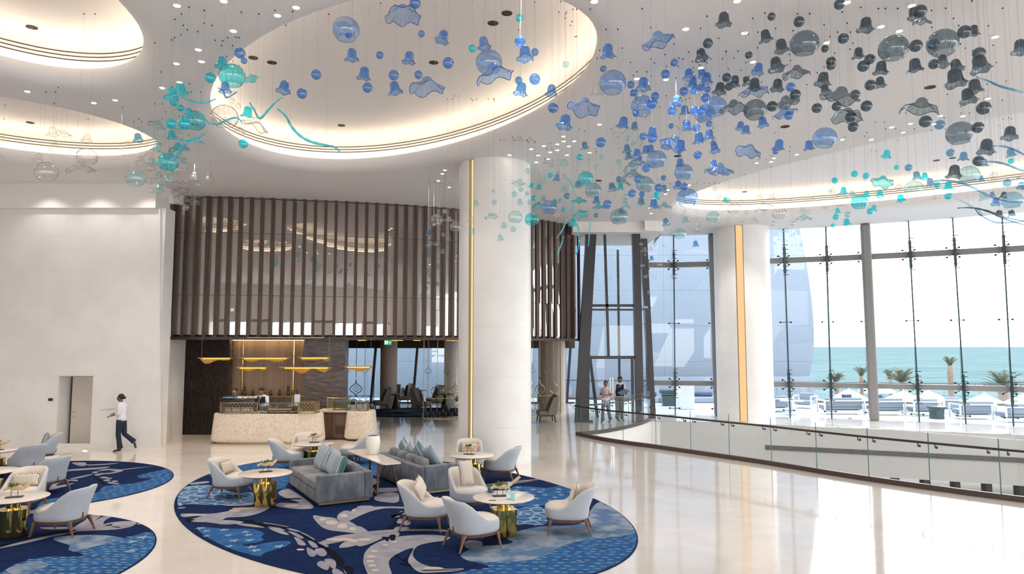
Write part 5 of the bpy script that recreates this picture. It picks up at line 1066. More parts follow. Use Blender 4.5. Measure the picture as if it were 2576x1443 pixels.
# console table between the sofas
t = thing('console_table','long marble topped console table with crossed walnut legs between the sofas','table',((gz(992,1170,.65)[0]+gz(896,1130,.65)[0])/2,(gz(992,1170,.65)[1]+gz(896,1130,.65)[1])/2,RZ),math.atan2(.865,-.502)); L = 2.25
MB().prism([(-L/2,-.16),(-L/2+.06,-.2),(L/2-.1,-.26),(L/2,-.2),(L/2,.2),(L/2-.1,.26),(-L/2+.06,.2),(-L/2,.16)], .625, .65).build('marble_top', M['top'], t, bevel=.004)
for x0 in (-.8,.8):
    for s_ in (-1,1): MB().beam((x0+.12*(1 if x0>0 else -1),.24*s_,0),(x0-.12*(1 if x0>0 else -1),.14*s_,.625),.045,.03).build('leg', M['wood'], t)
    MB().beam((x0-.12*(1 if x0>0 else -1),.24,0),(x0+.06,.0,.61),.02,.02).build('brace', M['dark'], t)
x, y = gz(938,1142,.65+RZ); t = thing('lantern_vase','tall ivory oval lantern vase with deep blue inside on the console table','vase',(x,y,.651+RZ))
MB().lathe([(1e-5,0),(.09,.002),(.12,.05),(.15,.15),(.158,.25),(.15,.34),(.135,.40),(.128,.40),(.14,.33),(.148,.25),(.14,.15),(1e-5,.05)],32).build('shell',M['vase'],t,smooth=True)
MB().lathe([(.13,.392),(.138,.33),(.14,.28),(1e-5,.28)],32).build('blue_lining',M['vblue'],t,smooth=True)
# ================================================================ STONE BAR
def loft_counter(t, cx, cy, w, d, h, name, mk, n=3.2, rz=0):
    dense = [Vector((*sup(2*PI*k/720, w/2, -d/2, d/2, n),0)) for k in range(721)]; plan = resample(dense, .06)[:-1]; N = len(plan); vs = []; fs = []
    prof = [(.12,.05),(.05,.055),(.02,.075),(.004,.11),(0,.16)]+[(.045*((z/12)**1.0)+.0, .16+(h-.2)*z/12) for z in range(1,13)]+[(.05,h-.018),(.06,h-.004),(.10,h)]
    for off, z in prof:
        for p in plan: l = p.length; vs.append((p.x*(1-off*1.6/(w/2)), p.y*(1-off/(d/2)), z))
    for i in range(len(prof)-1):
        for k in range(N): fs.append((i*N+k, i*N+(k+1)%N, (i+1)*N+(k+1)%N, (i+1)*N+k))
    fs += [tuple(range(N-1,-1,-1)), tuple(range((len(prof)-1)*N, len(prof)*N))]
    return MB().add(vs, fs).build(name, M[mk], t, smooth=True)
BX, BY = -7.6, 22.4
t = thing('bar_counter', 'long cream veined stone bar counter with rounded ends', 'counter', (BX,BY,0))
loft_counter(t, 0, 0, 3.5, .98, .93, 'stone_body', 'stone')
MB().prism([sup(2*PI*k/40, 1.6, -.42, .42, 3.2) for k in range(40)], 0, .05).build('brass_plinth', M['brassd'], t)
def lattice_panel(name, label, path, z0, z1, step=.055, grp=None):
    t = thing(name, label, 'screen', (path[0][0],path[0][1],z0), group=grp)
    P = resample([(*p,0) for p in path], step); H = z1-z0; b = MB(); f = MB()
    f.tube([(p.x,p.y,z0+.008) for p in P], .012, 4); f.tube([(p.x,p.y,z1-.008) for p in P], .012, 4)
    for p in (P[0],P[-1]): f.box(p.x,p.y,(z0+z1)/2,.024,.024,H)
    f.build('frame', M['brassd'], t, world=True)
    for i in range(len(P)-1):
        for k in range(max(2,round(H/step))):
            za, zb = z0+H*k/max(2,round(H/step)), z0+H*(k+1)/max(2,round(H/step)); a, c = (P[i],P[i+1])
            if (i+k) % 2: za, zb = zb, za
            m_ = (a+c)/2; b.beam((a.x,a.y,za), (c.x,c.y,zb), .009, .006, (0,1,.1))
        b.box(P[i].x,P[i].y,(z0+z1)/2,.005,.006,H)
    b.build('fretwork', M['brassd'], t, world=True, kind='stuff')
    return t
lattice_panel('brass_screen','pierced brass screen along the left end of the stone bar',[(-9.0,22.5),(-9.08,22.2),(-8.95,22.03),(-8.7,21.98),(-7.82,21.97)],.935,1.27)
lattice_panel('brass_screen','pierced brass screen at the right end of the stone bar',[(-6.55,21.97),(-6.2,21.97),(-6.08,22.05),(-6.04,22.4)],.935,1.29)
t = thing('display_case','low glass display case in the middle of the stone bar','display case',(-7.18,22.2,.935))
MB().box(0,-.22,.145,1.18,.01,.29).build('front_glass', M['rail'], t); MB().box(-.59,0,.145,.01,.44,.29).build('side_glass', M['rail'], t); MB().box(.59,0,.145,.01,.44,.29).build('side_glass', M['rail'], t)
MB().box(0,0,.297,1.2,.46,.014).build('top_glass', M['edge'], t); MB().box(0,0,.01,1.16,.42,.02).build('tray', M['dark'], t)
for k in range(5): tag(MB().rbox(-7.62+k*.21,22.1,.975,.14,.09,.04,.015).build('pastry', M['drift']), ORD[k]+' from left pastry inside the glass display case', 'food', 'pastries in the display case')
t = thing('espresso_machine','long black espresso machine loaded with cups on the stone bar','coffee machine',(-8.5,22.45,.935))
MB().rbox(0,0,.28,1.0,.5,.30,.03).build('body', M['blackm'], t, smooth=True); MB().box(0,0,.07,.9,.45,.14).build('base', M['chrome'], t); MB().tube([(-.5,-.26,.47),(.5,-.26,.47)], .008, 6).build('cup_rail', M['chrome'], t); MB().box(0,-.252,.16,.95,.01,.02).build('trim', M['chrome'], t)
for k in (-.25,.05,.35): MB().lathe([(.035,.06),(.035,.13)],12,k,-.3).tube([(k,-.3,.1),(k,-.42,.09)],.012,6).build('brew_group', M['chrome'], t)
cupm = MB().lathe([(.022,0),(.036,.02),(.04,.065),(.036,.065),(.03,.02),(1e-5,.012)],14).mesh('cup'); cupm.materials.append(M['china'])
def simple(name, me, loc, label, cat, grp=None, rz=0, sc=1):
    o = bpy.data.objects.new(name, me); C.objects.link(o); o.location = loc; o.rotation_euler = (0,0,rz); o.scale = (sc,)*3; return tag(o, label, cat, grp)
for k in range(7): simple('coffee_cup', cupm, (-8.55+k*.085,22.32,1.367), ORD[k]+' from left of the white cups on the espresso machine', 'cup', 'white cups on the espresso machine', sc=1.1)
cupb = cupm.copy(); cupb.materials.clear(); cupb.materials.append(M['bluec'])
for k in range(4): simple('blue_cup', cupb, (-8.95+k*.10,22.32,1.367), ORD[k]+' from left of the dark blue cups on the espresso machine', 'cup', 'blue cups on the espresso machine', sc=1.35)
t = thing('coffee_grinder','black coffee grinder at the left end of the stone bar','coffee grinder',(-9.02,22.25,.935)); MB().rbox(0,0,.16,.15,.2,.32,.02).build('body', M['blackm'], t); MB().lathe([(.04,.32),(.09,.5),(.09,.52)],14).build('hopper', M['jar'], t, smooth=True)
tag(MB().rbox(-6.72,22.35,1.37,.18,.02,.25,.005).build('menu_stand', M['card']), 'white blank upright card standing above the glass display case', 'sign')
t = thing('bottle_shelf','thin brass shelf on two poles behind the bar','shelf',(-8.3,24.7,1.28)); MB().box(0,0,0,2.5,.26,.03).build('board', M['brassd'], t)
for x in (-1.05,.72): MB().tube([(x,0,-1.28),(x,0,2.0)], .025, 8).build('pole', M['brass'], t)
MB().box(-.3,.02,-.45,2.0,.3,.04).build('lower_board', M['drift'], t)
for k, (px, h, mk) in enumerate([(615,.40,'jar'),(636,.22,'drift'),(661,.24,'jar'),(680,.2,'spice'),(703,.22,'jar'),(725,.38,'jar')]):
    x = gy(px,990,24.65).x; t = thing('glass_jar', ORD[k]+' from left of the jars on the shelf behind the bar','jar',(x,24.66,1.296),group='jars on the bar shelf')
    MB().lathe([(.05,0),(.06,.02),(.06,h*.45),(.03,h*.62),(.045,h*.72),(.04,h*.9),(1e-5,h)],14).build('jar_body', M['jar'], t, smooth=True); MB().lathe([(.045,.01),(.05,h*.35),(1e-5,h*.36)],12).build('filling', M['spice'], t)
tag(MB().rbox(gy(742,990,24.6).x,24.62,1.40,.13,.1,.2,.005).build('menu_box', M['cab']), 'brown box at the right end of the bar shelf', 'box')
t = thing('side_counter','stone side counter with walnut cabinet doors right of the bar','counter',(-5.2,23.2,0))
loft_counter(t, 0, 0, 1.0, 1.0, .93, 'stone_body', 'stone', 3.6).location = (.32,0,0)
MB().box(-.62,.32,.9,1.0,.9,.05,.0).build('wood_worktop', M['stone'], t); MB().box(-.6,.35,.45,.92,.8,.86).build('cabinet', M['cab'], t)
for x in (-.86,-.36):
    d_ = MB().box(x,-.065,.44,.44,.03,.74).build('cabinet_door', M['cab'], t); MB().sphere((x+.12,-.085,.6),.014,8,6).build('knob', M['dark'], d_)
for k in range(6): MB().box(-.33,-.088,.2+k*.045,.3,.012,.014).build('vent_slat', M['darkwood'], t)
lattice_panel('brass_screen','small pierced brass screen at the right corner of the side counter',[(-5.0,22.85),(-4.72,22.85),(-4.66,22.95),(-4.66,23.2)],.935,1.25)
lattice_panel('brass_screen','pierced brass screen at the back of the side counter',[(-6.1,23.62),(-5.35,23.62)],.935,1.3)
t = thing('side_display','small glass display case on the side counter','display case',(-5.35,23.3,.935)); MB().box(0,-.2,.14,.85,.01,.28).build('front_glass', M['rail'], t); MB().box(-.42,0,.14,.01,.4,.28).build('side_glass', M['rail'], t); MB().box(0,0,.287,.86,.42,.014).build('top_glass', M['edge'], t)
simple('plate_stack', MB().lathe([(.05,0),(.13,.01),(.13,.05),(1e-5,.055)],20).mesh('plate_stack'), (-5.0,22.98,.935), 'stack of round plates beside the small brass screen', 'plates').data.materials.append(M['drift'])
# wave shaped pendant lamps
def lamp(px0, px1, py, Y, label, seed):
    a, b_ = gy(px0,py,Y), gy(px1,py,Y); c = (a+b_)/2; L = (b_-a).length; r = random.Random(seed); t = thing('wave_pendant_lamp', label, 'pendant lamp', c, group='gold mesh wave pendant lamps')
    n = 40; ph = r.random()*3
    hs = []
    for i in range(n+1):
        u = i/n; e = min(1,u*7,(1-u)*7)**.6; k = 1.2 if L < 1.2 else 2.2
        hs.append((.055+.15*abs(math.sin(PI*k*u+ph))**2.2*(.6+.4*math.sin(u*5+seed))+.02*math.sin(9*u+seed))*e+.006)
    vs = []; fs = []; m = 5
    for i in range(n+1):
        for j in range(m+1):
            v = j/m*PI; vs.append((-L/2+L*i/n, .13*math.cos(v), .015-hs[i]*math.sin(v)))
    for i in range(n):
        for j in range(m): fs.append((i*(m+1)+j, (i+1)*(m+1)+j, (i+1)*(m+1)+j+1, i*(m+1)+j+1))
    MB().add(vs, fs).build('mesh_shade', M['mesh'], t, smooth='all')
    MB().box(0,0,.022,L*1.04,.27,.012).build('top_plate', M['brassd'], t)
    MB().tube([(-L*.42,0,-.005),(L*.42,0,-.005)], .016, 8).build('light_tube', M['lampglow'], t)
    for s_ in (-.45,.45): MB().tube([(L*s_,0,.02),(L*s_,0,3.29-c.z)], .003, 4).build('hanging_wire', M['wire'], t)
for i, (a, b_, y_, l) in enumerate([(503,584,901,'gold wave pendant lamp farthest left, upper row'),(604,732,901,'long gold wave pendant lamp in the middle of the upper row'),(753,831,900,'short gold wave pendant lamp at the right of the upper row'),
    (597,674,925,'short gold wave pendant lamp at the left of the lower row'),(706,835,925,'long gold wave pendant lamp in the lower row'),(868,936,923,'gold wave pendant lamp over the side counter')]):
    lamp(a, b_, y_, (22.05, 22.05, 22.05, 22.5, 22.5, 23.2)[i], l, i+1)
tag(MB().box(gy(543,856,22.9).x,22.9,3.27,1.2,.06,.03).build('lamp_track', M['brassd']), 'brass ceiling track above the farthest left pendant lamp', 'track'); tag(MB().box(gy(710,856,22.9).x,22.9,3.27,2.7,.06,.03).build('lamp_track', M['brassd']), 'long brass ceiling track above the bar lamps', 'track')
# exit sign
p = gy(976,861,26.2); t = thing('exit_sign','small hanging emergency exit sign with running figure and arrow','sign',p)
MB().box(0,0,0,.26,.03,.17).build('sign_board', M['sign'], t)
r_ = MB(); r_.sphere((-.02,-.018,.045),.014,8,5).beam((-.02,-.018,.03),(-.03,-.018,-.005),.02,.004).beam((-.03,-.018,-.005),(.0,-.018,-.03),.013,.004).beam((-.0,-.018,-.03),(-.005,-.018,-.065),.011,.004).beam((-.03,-.018,-.005),(-.06,-.018,-.05),.012,.004).beam((-.02,-.018,.025),(.02,-.018,.01),.01,.004).beam((-.02,-.018,.025),(-.055,-.018,.005),.01,.004)
r_.build('running_figure', M['signw'], t); MB().add([(.05,-.018,.0),(.08,-.018,.03),(.08,-.018,.01),(.115,-.018,.01),(.115,-.018,-.01),(.08,-.018,-.01),(.08,-.018,-.03)], [(0,1,2,3,4,5,6)]).box(-.09,-.018,0,.05,.004,.13).build('door_and_arrow', M['signw'], t); MB().tube([(0,0,.085),(0,0,3.3-p.z)],.006,5).build('hanger', M['dark'], t)
for px0, px1 in ((902,920),(985,1012),(1041,1057),(1123,1152),(1338,1346)):
    a, b_ = gy(px0,862,33.5), gy(px1,862,33.5); tag(MB().box((a.x+b_.x)/2,a.y,3.27,b_.x-a.x,.3,.03).build('ceiling_slot_light', emit('amber_slot',(1,.42,.1),1.2)), 'amber slot light in the cafe ceiling at photo column %d'%px0 if False else {902:'amber slot light above the side counter lamp',985:'amber slot light right of the exit sign',1041:'amber slot light left of the brass screen',1123:'amber slot light next to the near round column',1338:'amber slot light right of the near round column'}[px0], 'ceiling light')
# ================================================================ PEOPLE
def skin_mesh(name, nodes, edges, mk, parent, sub=2):
    keys = list(nodes); me = bpy.data.meshes.new(name); me.from_pydata([nodes[k][:3] for k in keys], [(keys.index(a), keys.index(b)) for a, b in edges], [])
    me.materials.append(M[mk]); o = bpy.data.objects.new(name, me); C.objects.link(o); o.parent = parent
    m = o.modifiers.new('skin', 'SKIN'); m.use_smooth_shade = True
    bm = bmesh.new(); bm.from_mesh(me); ly = bm.verts.layers.skin.verify(); bm.verts.ensure_lookup_table()
    for i, k in enumerate(keys):
        r = nodes[k][3]; bm.verts[i][ly].radius = r if isinstance(r, tuple) else (r, r); bm.verts[i][ly].use_root = (i == 0)
    bm.to_mesh(me); bm.free()
    s_ = o.modifiers.new('sub', 'SUBSURF'); s_.levels = sub; s_.render_levels = sub
    return o
def hand(N, E, w, pn, d, up, side):
    d = Vector(d).normalized(); up = Vector(up); sd = d.cross(up).normalized()*side; p = Vector(w)+d*.045
    N[pn+'palm'] = (*p, .021); E.append((pn+'wr', pn+'palm'))
    for i, (o_, L) in enumerate(((-.024,.058),(-.008,.07),(.008,.066),(.024,.052))):
        a = p+d*.04+sd*o_; b = a+d*L*.5-up*.006; c = b+d*L*.45-up*.022
        N[pn+'f%da'%i] = (*a,.0095); N[pn+'f%db'%i] = (*b,.0085); N[pn+'f%dc'%i] = (*c,.007); E += [(pn+'palm',pn+'f%da'%i),(pn+'f%da'%i,pn+'f%db'%i),(pn+'f%db'%i,pn+'f%dc'%i)]
    a = p-d*.012+sd*.034; b = a+d*.03+sd*.018-up*.008; N[pn+'ta'] = (*a,.011); N[pn+'tb'] = (*b,.009); E += [(pn+'palm',pn+'ta'),(pn+'ta',pn+'tb')]
def person(label, loc, rz, J, skin='skin', top='shirt', legs='navycl', sleeve='long', hairkind='short', vest=None, s_=1.0, shoe='shoe'):
    t = thing('person', label, 'person', loc, rz); t.scale = (s_,)*3
    D = dict(pel=(0,0,.93),sp=(0,0,1.10),ch=(0,.0,1.28),nk=(0,0,1.42),h0=(0,.01,1.50),h1=(0,.02,1.58),h2=(0,.01,1.65),
        shL=(-.17,0,1.37),elL=(-.22,-.02,1.1),wrL=(-.22,.06,.86),shR=(.17,0,1.37),elR=(.22,-.02,1.1),wrR=(.22,.06,.86),hpL=(-.09,0,.90),knL=(-.1,.01,.49),anL=(-.1,-.02,.08),toL=(-.1,.14,.03),hpR=(.09,0,.90),knR=(.1,.01,.49),anR=(.1,-.02,.08),toR=(.1,.14,.03))
    D.update(J); R = dict(pel=.10,sp=.09,ch=.10,nk=.048,h0=.058,h1=.072,h2=.052,shL=.042,elL=.036,wrL=.026,shR=.042,elR=.036,wrR=.026,hpL=.085,knL=.055,anL=.036,toL=.025,hpR=.085,knR=.055,anR=.036,toR=.025)
    N = {k: (*D[k], R[k]) for k in ('pel','sp','ch','nk','h0','h1','h2','shL','elL','wrL','shR','elR','wrR','hpL','knL','anL','toL','hpR','knR','anR','toR')}
    E = [('pel','sp'),('sp','ch'),('ch','nk'),('nk','h0'),('h0','h1'),('h1','h2'),('ch','shL'),('shL','elL'),('elL','wrL'),('ch','shR'),('shR','elR'),('elR','wrR'),('pel','hpL'),('hpL','knL'),('knL','anL'),('anL','toL'),('pel','hpR'),('hpR','knR'),('knR','anR'),('anR','toR')]
    for sd, sg in (('L',1),('R',-1)):
        d = (Vector(D['wr'+sd])-Vector(D['el'+sd])).normalized(); up = Vector((0,0,1)) if abs(d.z) < .8 else Vector((0,1,0)); N2 = {}; E2 = []
        hand(N, E, D['wr'+sd], sd+'h_', d, up, sg); E[:] = [(('wr'+sd) if a == sd+'h_wr' else a, b) for a, b in E]
    skin_mesh('body', N, E, skin, t)
    def g(k, add, kk=None): r = R[k]; r = (r[0]+add, r[1]+add) if isinstance(r, tuple) else r+add; return (*D[k], r)
    mid = lambda a, b, u: tuple(Vector(D[a]).lerp(Vector(D[b]), u))
    def rings(secs, n=20):
        m = MB(); vs = []
        for x, y, z, a_, b2 in secs:
            for k in range(n): q = 2*PI*k/n; vs.append((x+a_*math.copysign(abs(math.cos(q))**.85,math.cos(q)), y+b2*math.sin(q), z))
        fs = [(i*n+k, i*n+(k+1)%n, (i+1)*n+(k+1)%n, (i+1)*n+k) for i in range(len(secs)-1) for k in range(n)]+[tuple(range(n-1,-1,-1)), tuple(range((len(secs)-1)*n, len(secs)*n))]
        return m.add(vs, fs)
    def torso(e, z0=.90, ztop=1.445):
        base = [(z0,.165,.118),(.98,.160,.115),(1.08,.138,.102),(1.2,.155,.112),(1.31,.178,.115),(1.38,.175,.10),(1.42,.11,.075),(1.445,.062,.058)]; out = []
        for z, a_, b2 in base:
            if z > ztop: break
            u = (z-.93)/.49; o = Vector(D['pel']).lerp(Vector(D['nk']), u); out.append((o.x, o.y, z, a_+e, b2+e))
        return rings(out)
    m = torso(.004)
    for sd in 'LR':
        A_, B_, C_ = Vector(D['sh'+sd]), Vector(D['el'+sd]), Vector(D['wr'+sd]); A_ = A_+Vector((.035 if A_.x < 0 else -.035,0,.0))
        if sleeve == 'long': m.tube([A_, A_.lerp(B_,.35), B_, B_.lerp(C_,.5), B_.lerp(C_,.92)], [.078,.068,.054,.046,.040], 12)
        elif sleeve == 'three': m.tube([A_, A_.lerp(B_,.35), B_, B_.lerp(C_,.38)], [.078,.069,.062,.064], 12)
        else: m.tube([A_, A_.lerp(B_,.35), A_.lerp(B_,.7)], [.078,.07,.068], 12)
    m.build('shirt', M[top], t, smooth='all')
    if vest:
        torso(.016, .93, 1.40).build('vest', M[vest], t, smooth='all')
        MB().box(.08,D['ch'][1]+.132,1.29,.06,.01,.022).build('name_badge', M['china'], t)
        o_ = Vector(D['pel']).lerp(Vector(D['nk']), .86); MB().add([(-.05,o_.y+.118,1.40),(.05,o_.y+.118,1.40),(0,o_.y+.135,1.30)], [(0,1,2)]).build('shirt_front', M[top], t)
    o_ = Vector(D['pel']); m = rings([(o_.x,o_.y,.80,.14,.10),(o_.x,o_.y,.86,.17,.12),(o_.x,o_.y,.94,.162,.116),(o_.x,o_.y,1.02,.145,.106)])
    for sd in 'LR':
        A_, B_, C_ = Vector(D['hp'+sd]), Vector(D['kn'+sd]), Vector(D['an'+sd]); m.tube([A_+Vector((0,0,.03)), A_.lerp(B_,.3), B_, B_.lerp(C_,.5), B_.lerp(C_,.98)], [.092,.09,.07,.068,.076], 12)
    m.build('trousers', M[legs], t, smooth='all')
    for sd in 'LR':
        a, b_ = Vector(D['an'+sd]), Vector(D['to'+sd]); v = (b_-a).normalized()
        skin_mesh('shoe', {'a': (*(a+Vector((0,0,-.035))-v*.04),.036),'b': (*(a.lerp(b_,.6)),.036),'c': (*(b_+v*.06),.024)}, [('a','b'),('b','c')], shoe, t, 1)
    hd = (Vector(D['h1'])-Vector(D['h0'])).normalized(); fc = Vector(J.get('face',(0,1,0))).normalized(); sdv = fc.cross(hd).normalized(); hc = Vector(D['h1'])
    m = MB(); m.sphere(hc-fc*.026+hd*.03, .09, 16, 10, (1,1,1)).build('hair', M['hair'], t, smooth='all')
    if hairkind == 'bun': MB().sphere(hc-fc*.115+hd*.0, .045, 12, 8).build('hair_bun', M['hair'], t, smooth='all')
    MB().sphere(hc+fc*.02-hd*.02, .082, 16, 10, (.92,1,1.12)).build('face', M[skin], t, smooth='all')
    MB().add([hc+fc*.098-hd*.008, hc+fc*.122-hd*.042, hc+fc*.095-hd*.048+sdv*.014, hc+fc*.095-hd*.048-sdv*.014], [(0,2,1),(0,1,3),(1,2,3)]).build('nose', M[skin], t)
    for q in (-1,1):
        MB().sphere(hc+fc*.093+sdv*q*.03-hd*.012, .007, 8, 6).build('eye', M['eye'], t); MB().sphere(hc+fc*.0965+sdv*q*.03-hd*.012, .0052, 6, 4).build('pupil', M['hair'], t)
        MB().sphere(hc+sdv*q*.083-hd*.01, .02, 8, 6, (.5,.8,1.2)).build('ear', M[skin], t)
    MB().sphere(hc+fc*.083-hd*.07, .016, 8, 5, (1.2,.6,.3)).build('mouth', M['skin'], t)
    return t
x, y = gz(302,1135)
person('woman in white blouse and navy trousers walking with a tray past the marble wall', (x,y,0), PI/2, dict(elL=(-.20,-.03,1.12),wrL=(-.17,.20,1.06),elR=(.2,.02,1.12),wrR=(.12,.24,1.10),knL=(-.08,.03,.49),anL=(-.08,-.04,.08),toL=(-.08,.11,.03),knR=(.09,-.06,.50),anR=(.09,-.36,.27),toR=(.09,-.40,.13),nk=(0,.02,1.42),h0=(0,.05,1.49),h1=(0,.06,1.57),h2=(0,.05,1.64)), skin='skin', sleeve='three', hairkind='bun', s_=.97)
tr_ = thing('serving_tray','round silver serving tray carried by the walking woman','tray',(x-.44,y+.10,1.17)); MB().lathe([(1e-5,0),(.17,0),(.20,.012),(.205,.02),(.19,.016),(1e-5,.006)],28).build('tray_body', M['chrome'], tr_, smooth=True)
tr_.rotation_euler = (0,-.05,0)
person('man in navy vest looking down behind the espresso machine', (-8.12,23.25,0), PI-.2, dict(elL=(-.24,.08,1.14),wrL=(-.12,.30,1.10),elR=(.24,.08,1.14),wrR=(.14,.30,1.08),h0=(0,.05,1.49),h1=(0,.09,1.565),h2=(0,.10,1.63),face=(0,1,-.35)), skin='skin2', vest='navycl', s_=.99)
person('woman barely visible behind the cups of the espresso machine', (-9.12,23.5,0), PI-.1, dict(elL=(-.22,.06,1.12),wrL=(-.14,.28,1.08),elR=(.22,.06,1.12),wrR=(.14,.28,1.08),face=(.1,1,-.2)), skin='skin2', hairkind='bun', top='navycl', s_=.96)
x, y = gz(1560,1058); person('man in dark vest and grey trousers holding a folder at the entrance', (x,y+.1,0), PI+.25, dict(elL=(-.25,.02,1.12),wrL=(-.16,.26,1.06),elR=(.23,0,1.1),wrR=(.21,.10,.88),h0=(0,.04,1.50),h1=(0,.07,1.575),h2=(0,.07,1.64),face=(.25,1,-.25)), skin='skin', vest='navycl', legs='greycl', s_=1.06)
o = thing('folder','grey folder held open by the man at the entrance','folder',(x+.10,y-.30,1.17),.5); MB().rbox(0,0,0,.42,.28,.02,.005).build('cover', M['greycl'], o); o.rotation_euler = (.35,-.35,.3)
x, y = gz(1525,1062); person('woman in pale pink blouse and grey trousers walking beside the vested man', (x,y,0), PI-.5, dict(elL=(-.22,.04,1.1),wrL=(-.10,.22,1.12),elR=(.22,.04,1.1),wrR=(.10,.22,1.14),knR=(.1,.1,.5),anR=(.1,.12,.08),toR=(.1,.28,.03),anL=(-.1,-.22,.12),toL=(-.1,-.08,.03)), skin='skin', top='pink', legs='greycl', sleeve='short', hairkind='bun', s_=.97)
# ================================================================ CAFE FURNITURE
def cafe_chair():
    t = thing('high_back_armchair','x','chair')
    MB().rbox(0,.05,.36,.62,.60,.18,.05).build('seat', M['cafeb'], t, smooth=True)
    b = MB().rbox(0,0,0,.66,.12,.74,.05,M=Matrix.Translation((0,-.30,.70)) @ Matrix.Rotation(.2,4,'X')); b.build('backrest', M['cafe'], t, smooth=True)
    for s_ in (-1,1):
        MB().prism([(-.36,.30),(.0,.30),(-.06,.55),(-.22,.95),(-.44,1.05)], -.02, .02, M=Matrix.Translation((s_*.33,0,0)) @ Matrix(((0,0,1,0),(1,0,0,0),(0,1,0,0),(0,0,0,1)))).build('wing', M['cafeb'], t)
        for y0 in (-.28,.28): MB().tube([(s_*.26,y0,.28),(s_*.30,y0*1.15,0)], [.03,.018], 8).build('leg', M['darkwood'], t)
    MB().box(0,0,.26,.58,.58,.04).build('seat_frame', M['darkwood'], t)
    return t
cc0 = cafe_chair(); first = [True]
def cchair(px, py, face, label):
    x, y = gz(px, py); rz = math.atan2(face[1],face[0])-PI/2
    if first[0]: first[0] = False; cc0.location = (x,y,.02); cc0.rotation_euler = (0,0,rz); cc0['label'] = label; cc0['group'] = 'high backed cafe armchairs'
    else: dup(cc0, (x,y,.02), rz, label, 'high backed cafe armchairs')
cchair(958,1032,(-1,-.35),'brown high backed armchair right of the side counter'); cchair(980,1020,(-.6,.5),'brown armchair just behind the nearest cafe table'); cchair(1016,1018,(-1,-.5),'brown armchair with blue pillow by the cafe window')
cchair(1062,1036,(1,-.3),'brown armchair cut by the brass screen edge'); cchair(1092,1024,(-1,-.6),'brown armchair behind the middle of the brass screen'); cchair(1148,1020,(1,-.5),'brown armchair behind the brass screen next to the round column')
cchair(1374,1062,(-1,-.15),'taupe high backed chair standing alone right of the near round column'); cchair(878,1030,(1,.2),'dark armchair seen through the black tracery screen')
x, y = gz(1016,1018); pillow(x-.1,y+.05,.70,2,.36,.36,.2,'pblue','pale blue pillow on the cafe armchair by the window')
ct = None
for px, py, l in ((996,1028,'dark round cafe table with conical foot near the tan column'),(1052,1016,'dark round cafe table left of the brass screen'),(1120,1028,'dark round cafe table behind the brass screen')):
    x, y = gz(px, py)
    if ct is None:
        ct = thing('cafe_table', l, 'table', (x,y,.02), group='dark conical cafe tables'); MB().lathe([(1e-5,.70),(.42,.70),(.42,.68),(.12,.62),(1e-5,.62)],32).build('table_top', M['dark'], ct, smooth=True); MB().lathe([(.24,0),(.22,.05),(.07,.62)],24).build('foot', M['dark'], ct, smooth=True)
    else: dup(ct, (x,y,.02), 0, l, 'dark conical cafe tables')
t = thing('cafe_rug','blue streaked cafe rug beyond the side counter','rug',(-5,33,0)); MB().prism(ell(-4.3,32.6,3.2,2.3,5,n=64),.001,.012).build('pile', M['navy'], t, world=True)
rr = random.Random(4)
for k in range(14):
    cx, cy = -4.3+rr.uniform(-2.4,2.4), 32.6+rr.uniform(-1.7,1.7); E_ = ell(cx,cy,rr.uniform(.5,1.3),rr.uniform(.1,.25),rr.uniform(-15,15),n=20); P = clip(E_, ell(-4.3,32.6,3.15,2.25,5,n=64))
    if len(P) > 2: MB().add([(a,b,.0135+k*.0004) for a, b in P], [tuple(range(len(P)))]).build('streak', M['mid' if k%2 else 'pale'], t, world=True)
struct(MB().lathe([(.42,0),(.42,3.3)],40,-6.2,35.8).build('column_tan', M['brown'], smooth=True)); struct(MB().lathe([(.45,0),(.45,3.3)],40,-3.0,36.2).build('column_tan', M['white'], smooth=True))
struct(MB().lathe([(.62,0),(.62,3.3)],40,1.85,33.0).build('column_tan', M['brown'], smooth=True))
def ogee(cx, cz, w, h, tip=.25):
    P = [(0,.5+tip),(.04,.5),(.22,.32),(.45,.12),(.5,-.08),(.38,-.28),(.14,-.42),(0,-.5-tip*.5)]
    R_ = [Vector((cx+x*w,0,cz+z*h)) for x, z in P]; L_ = [Vector((cx-x*w,0,cz+z*h)) for x, z in P[::-1][1:]]
    return smooth_path(R_, 3)+smooth_path([R_[-1]]+L_, 3)[1:]
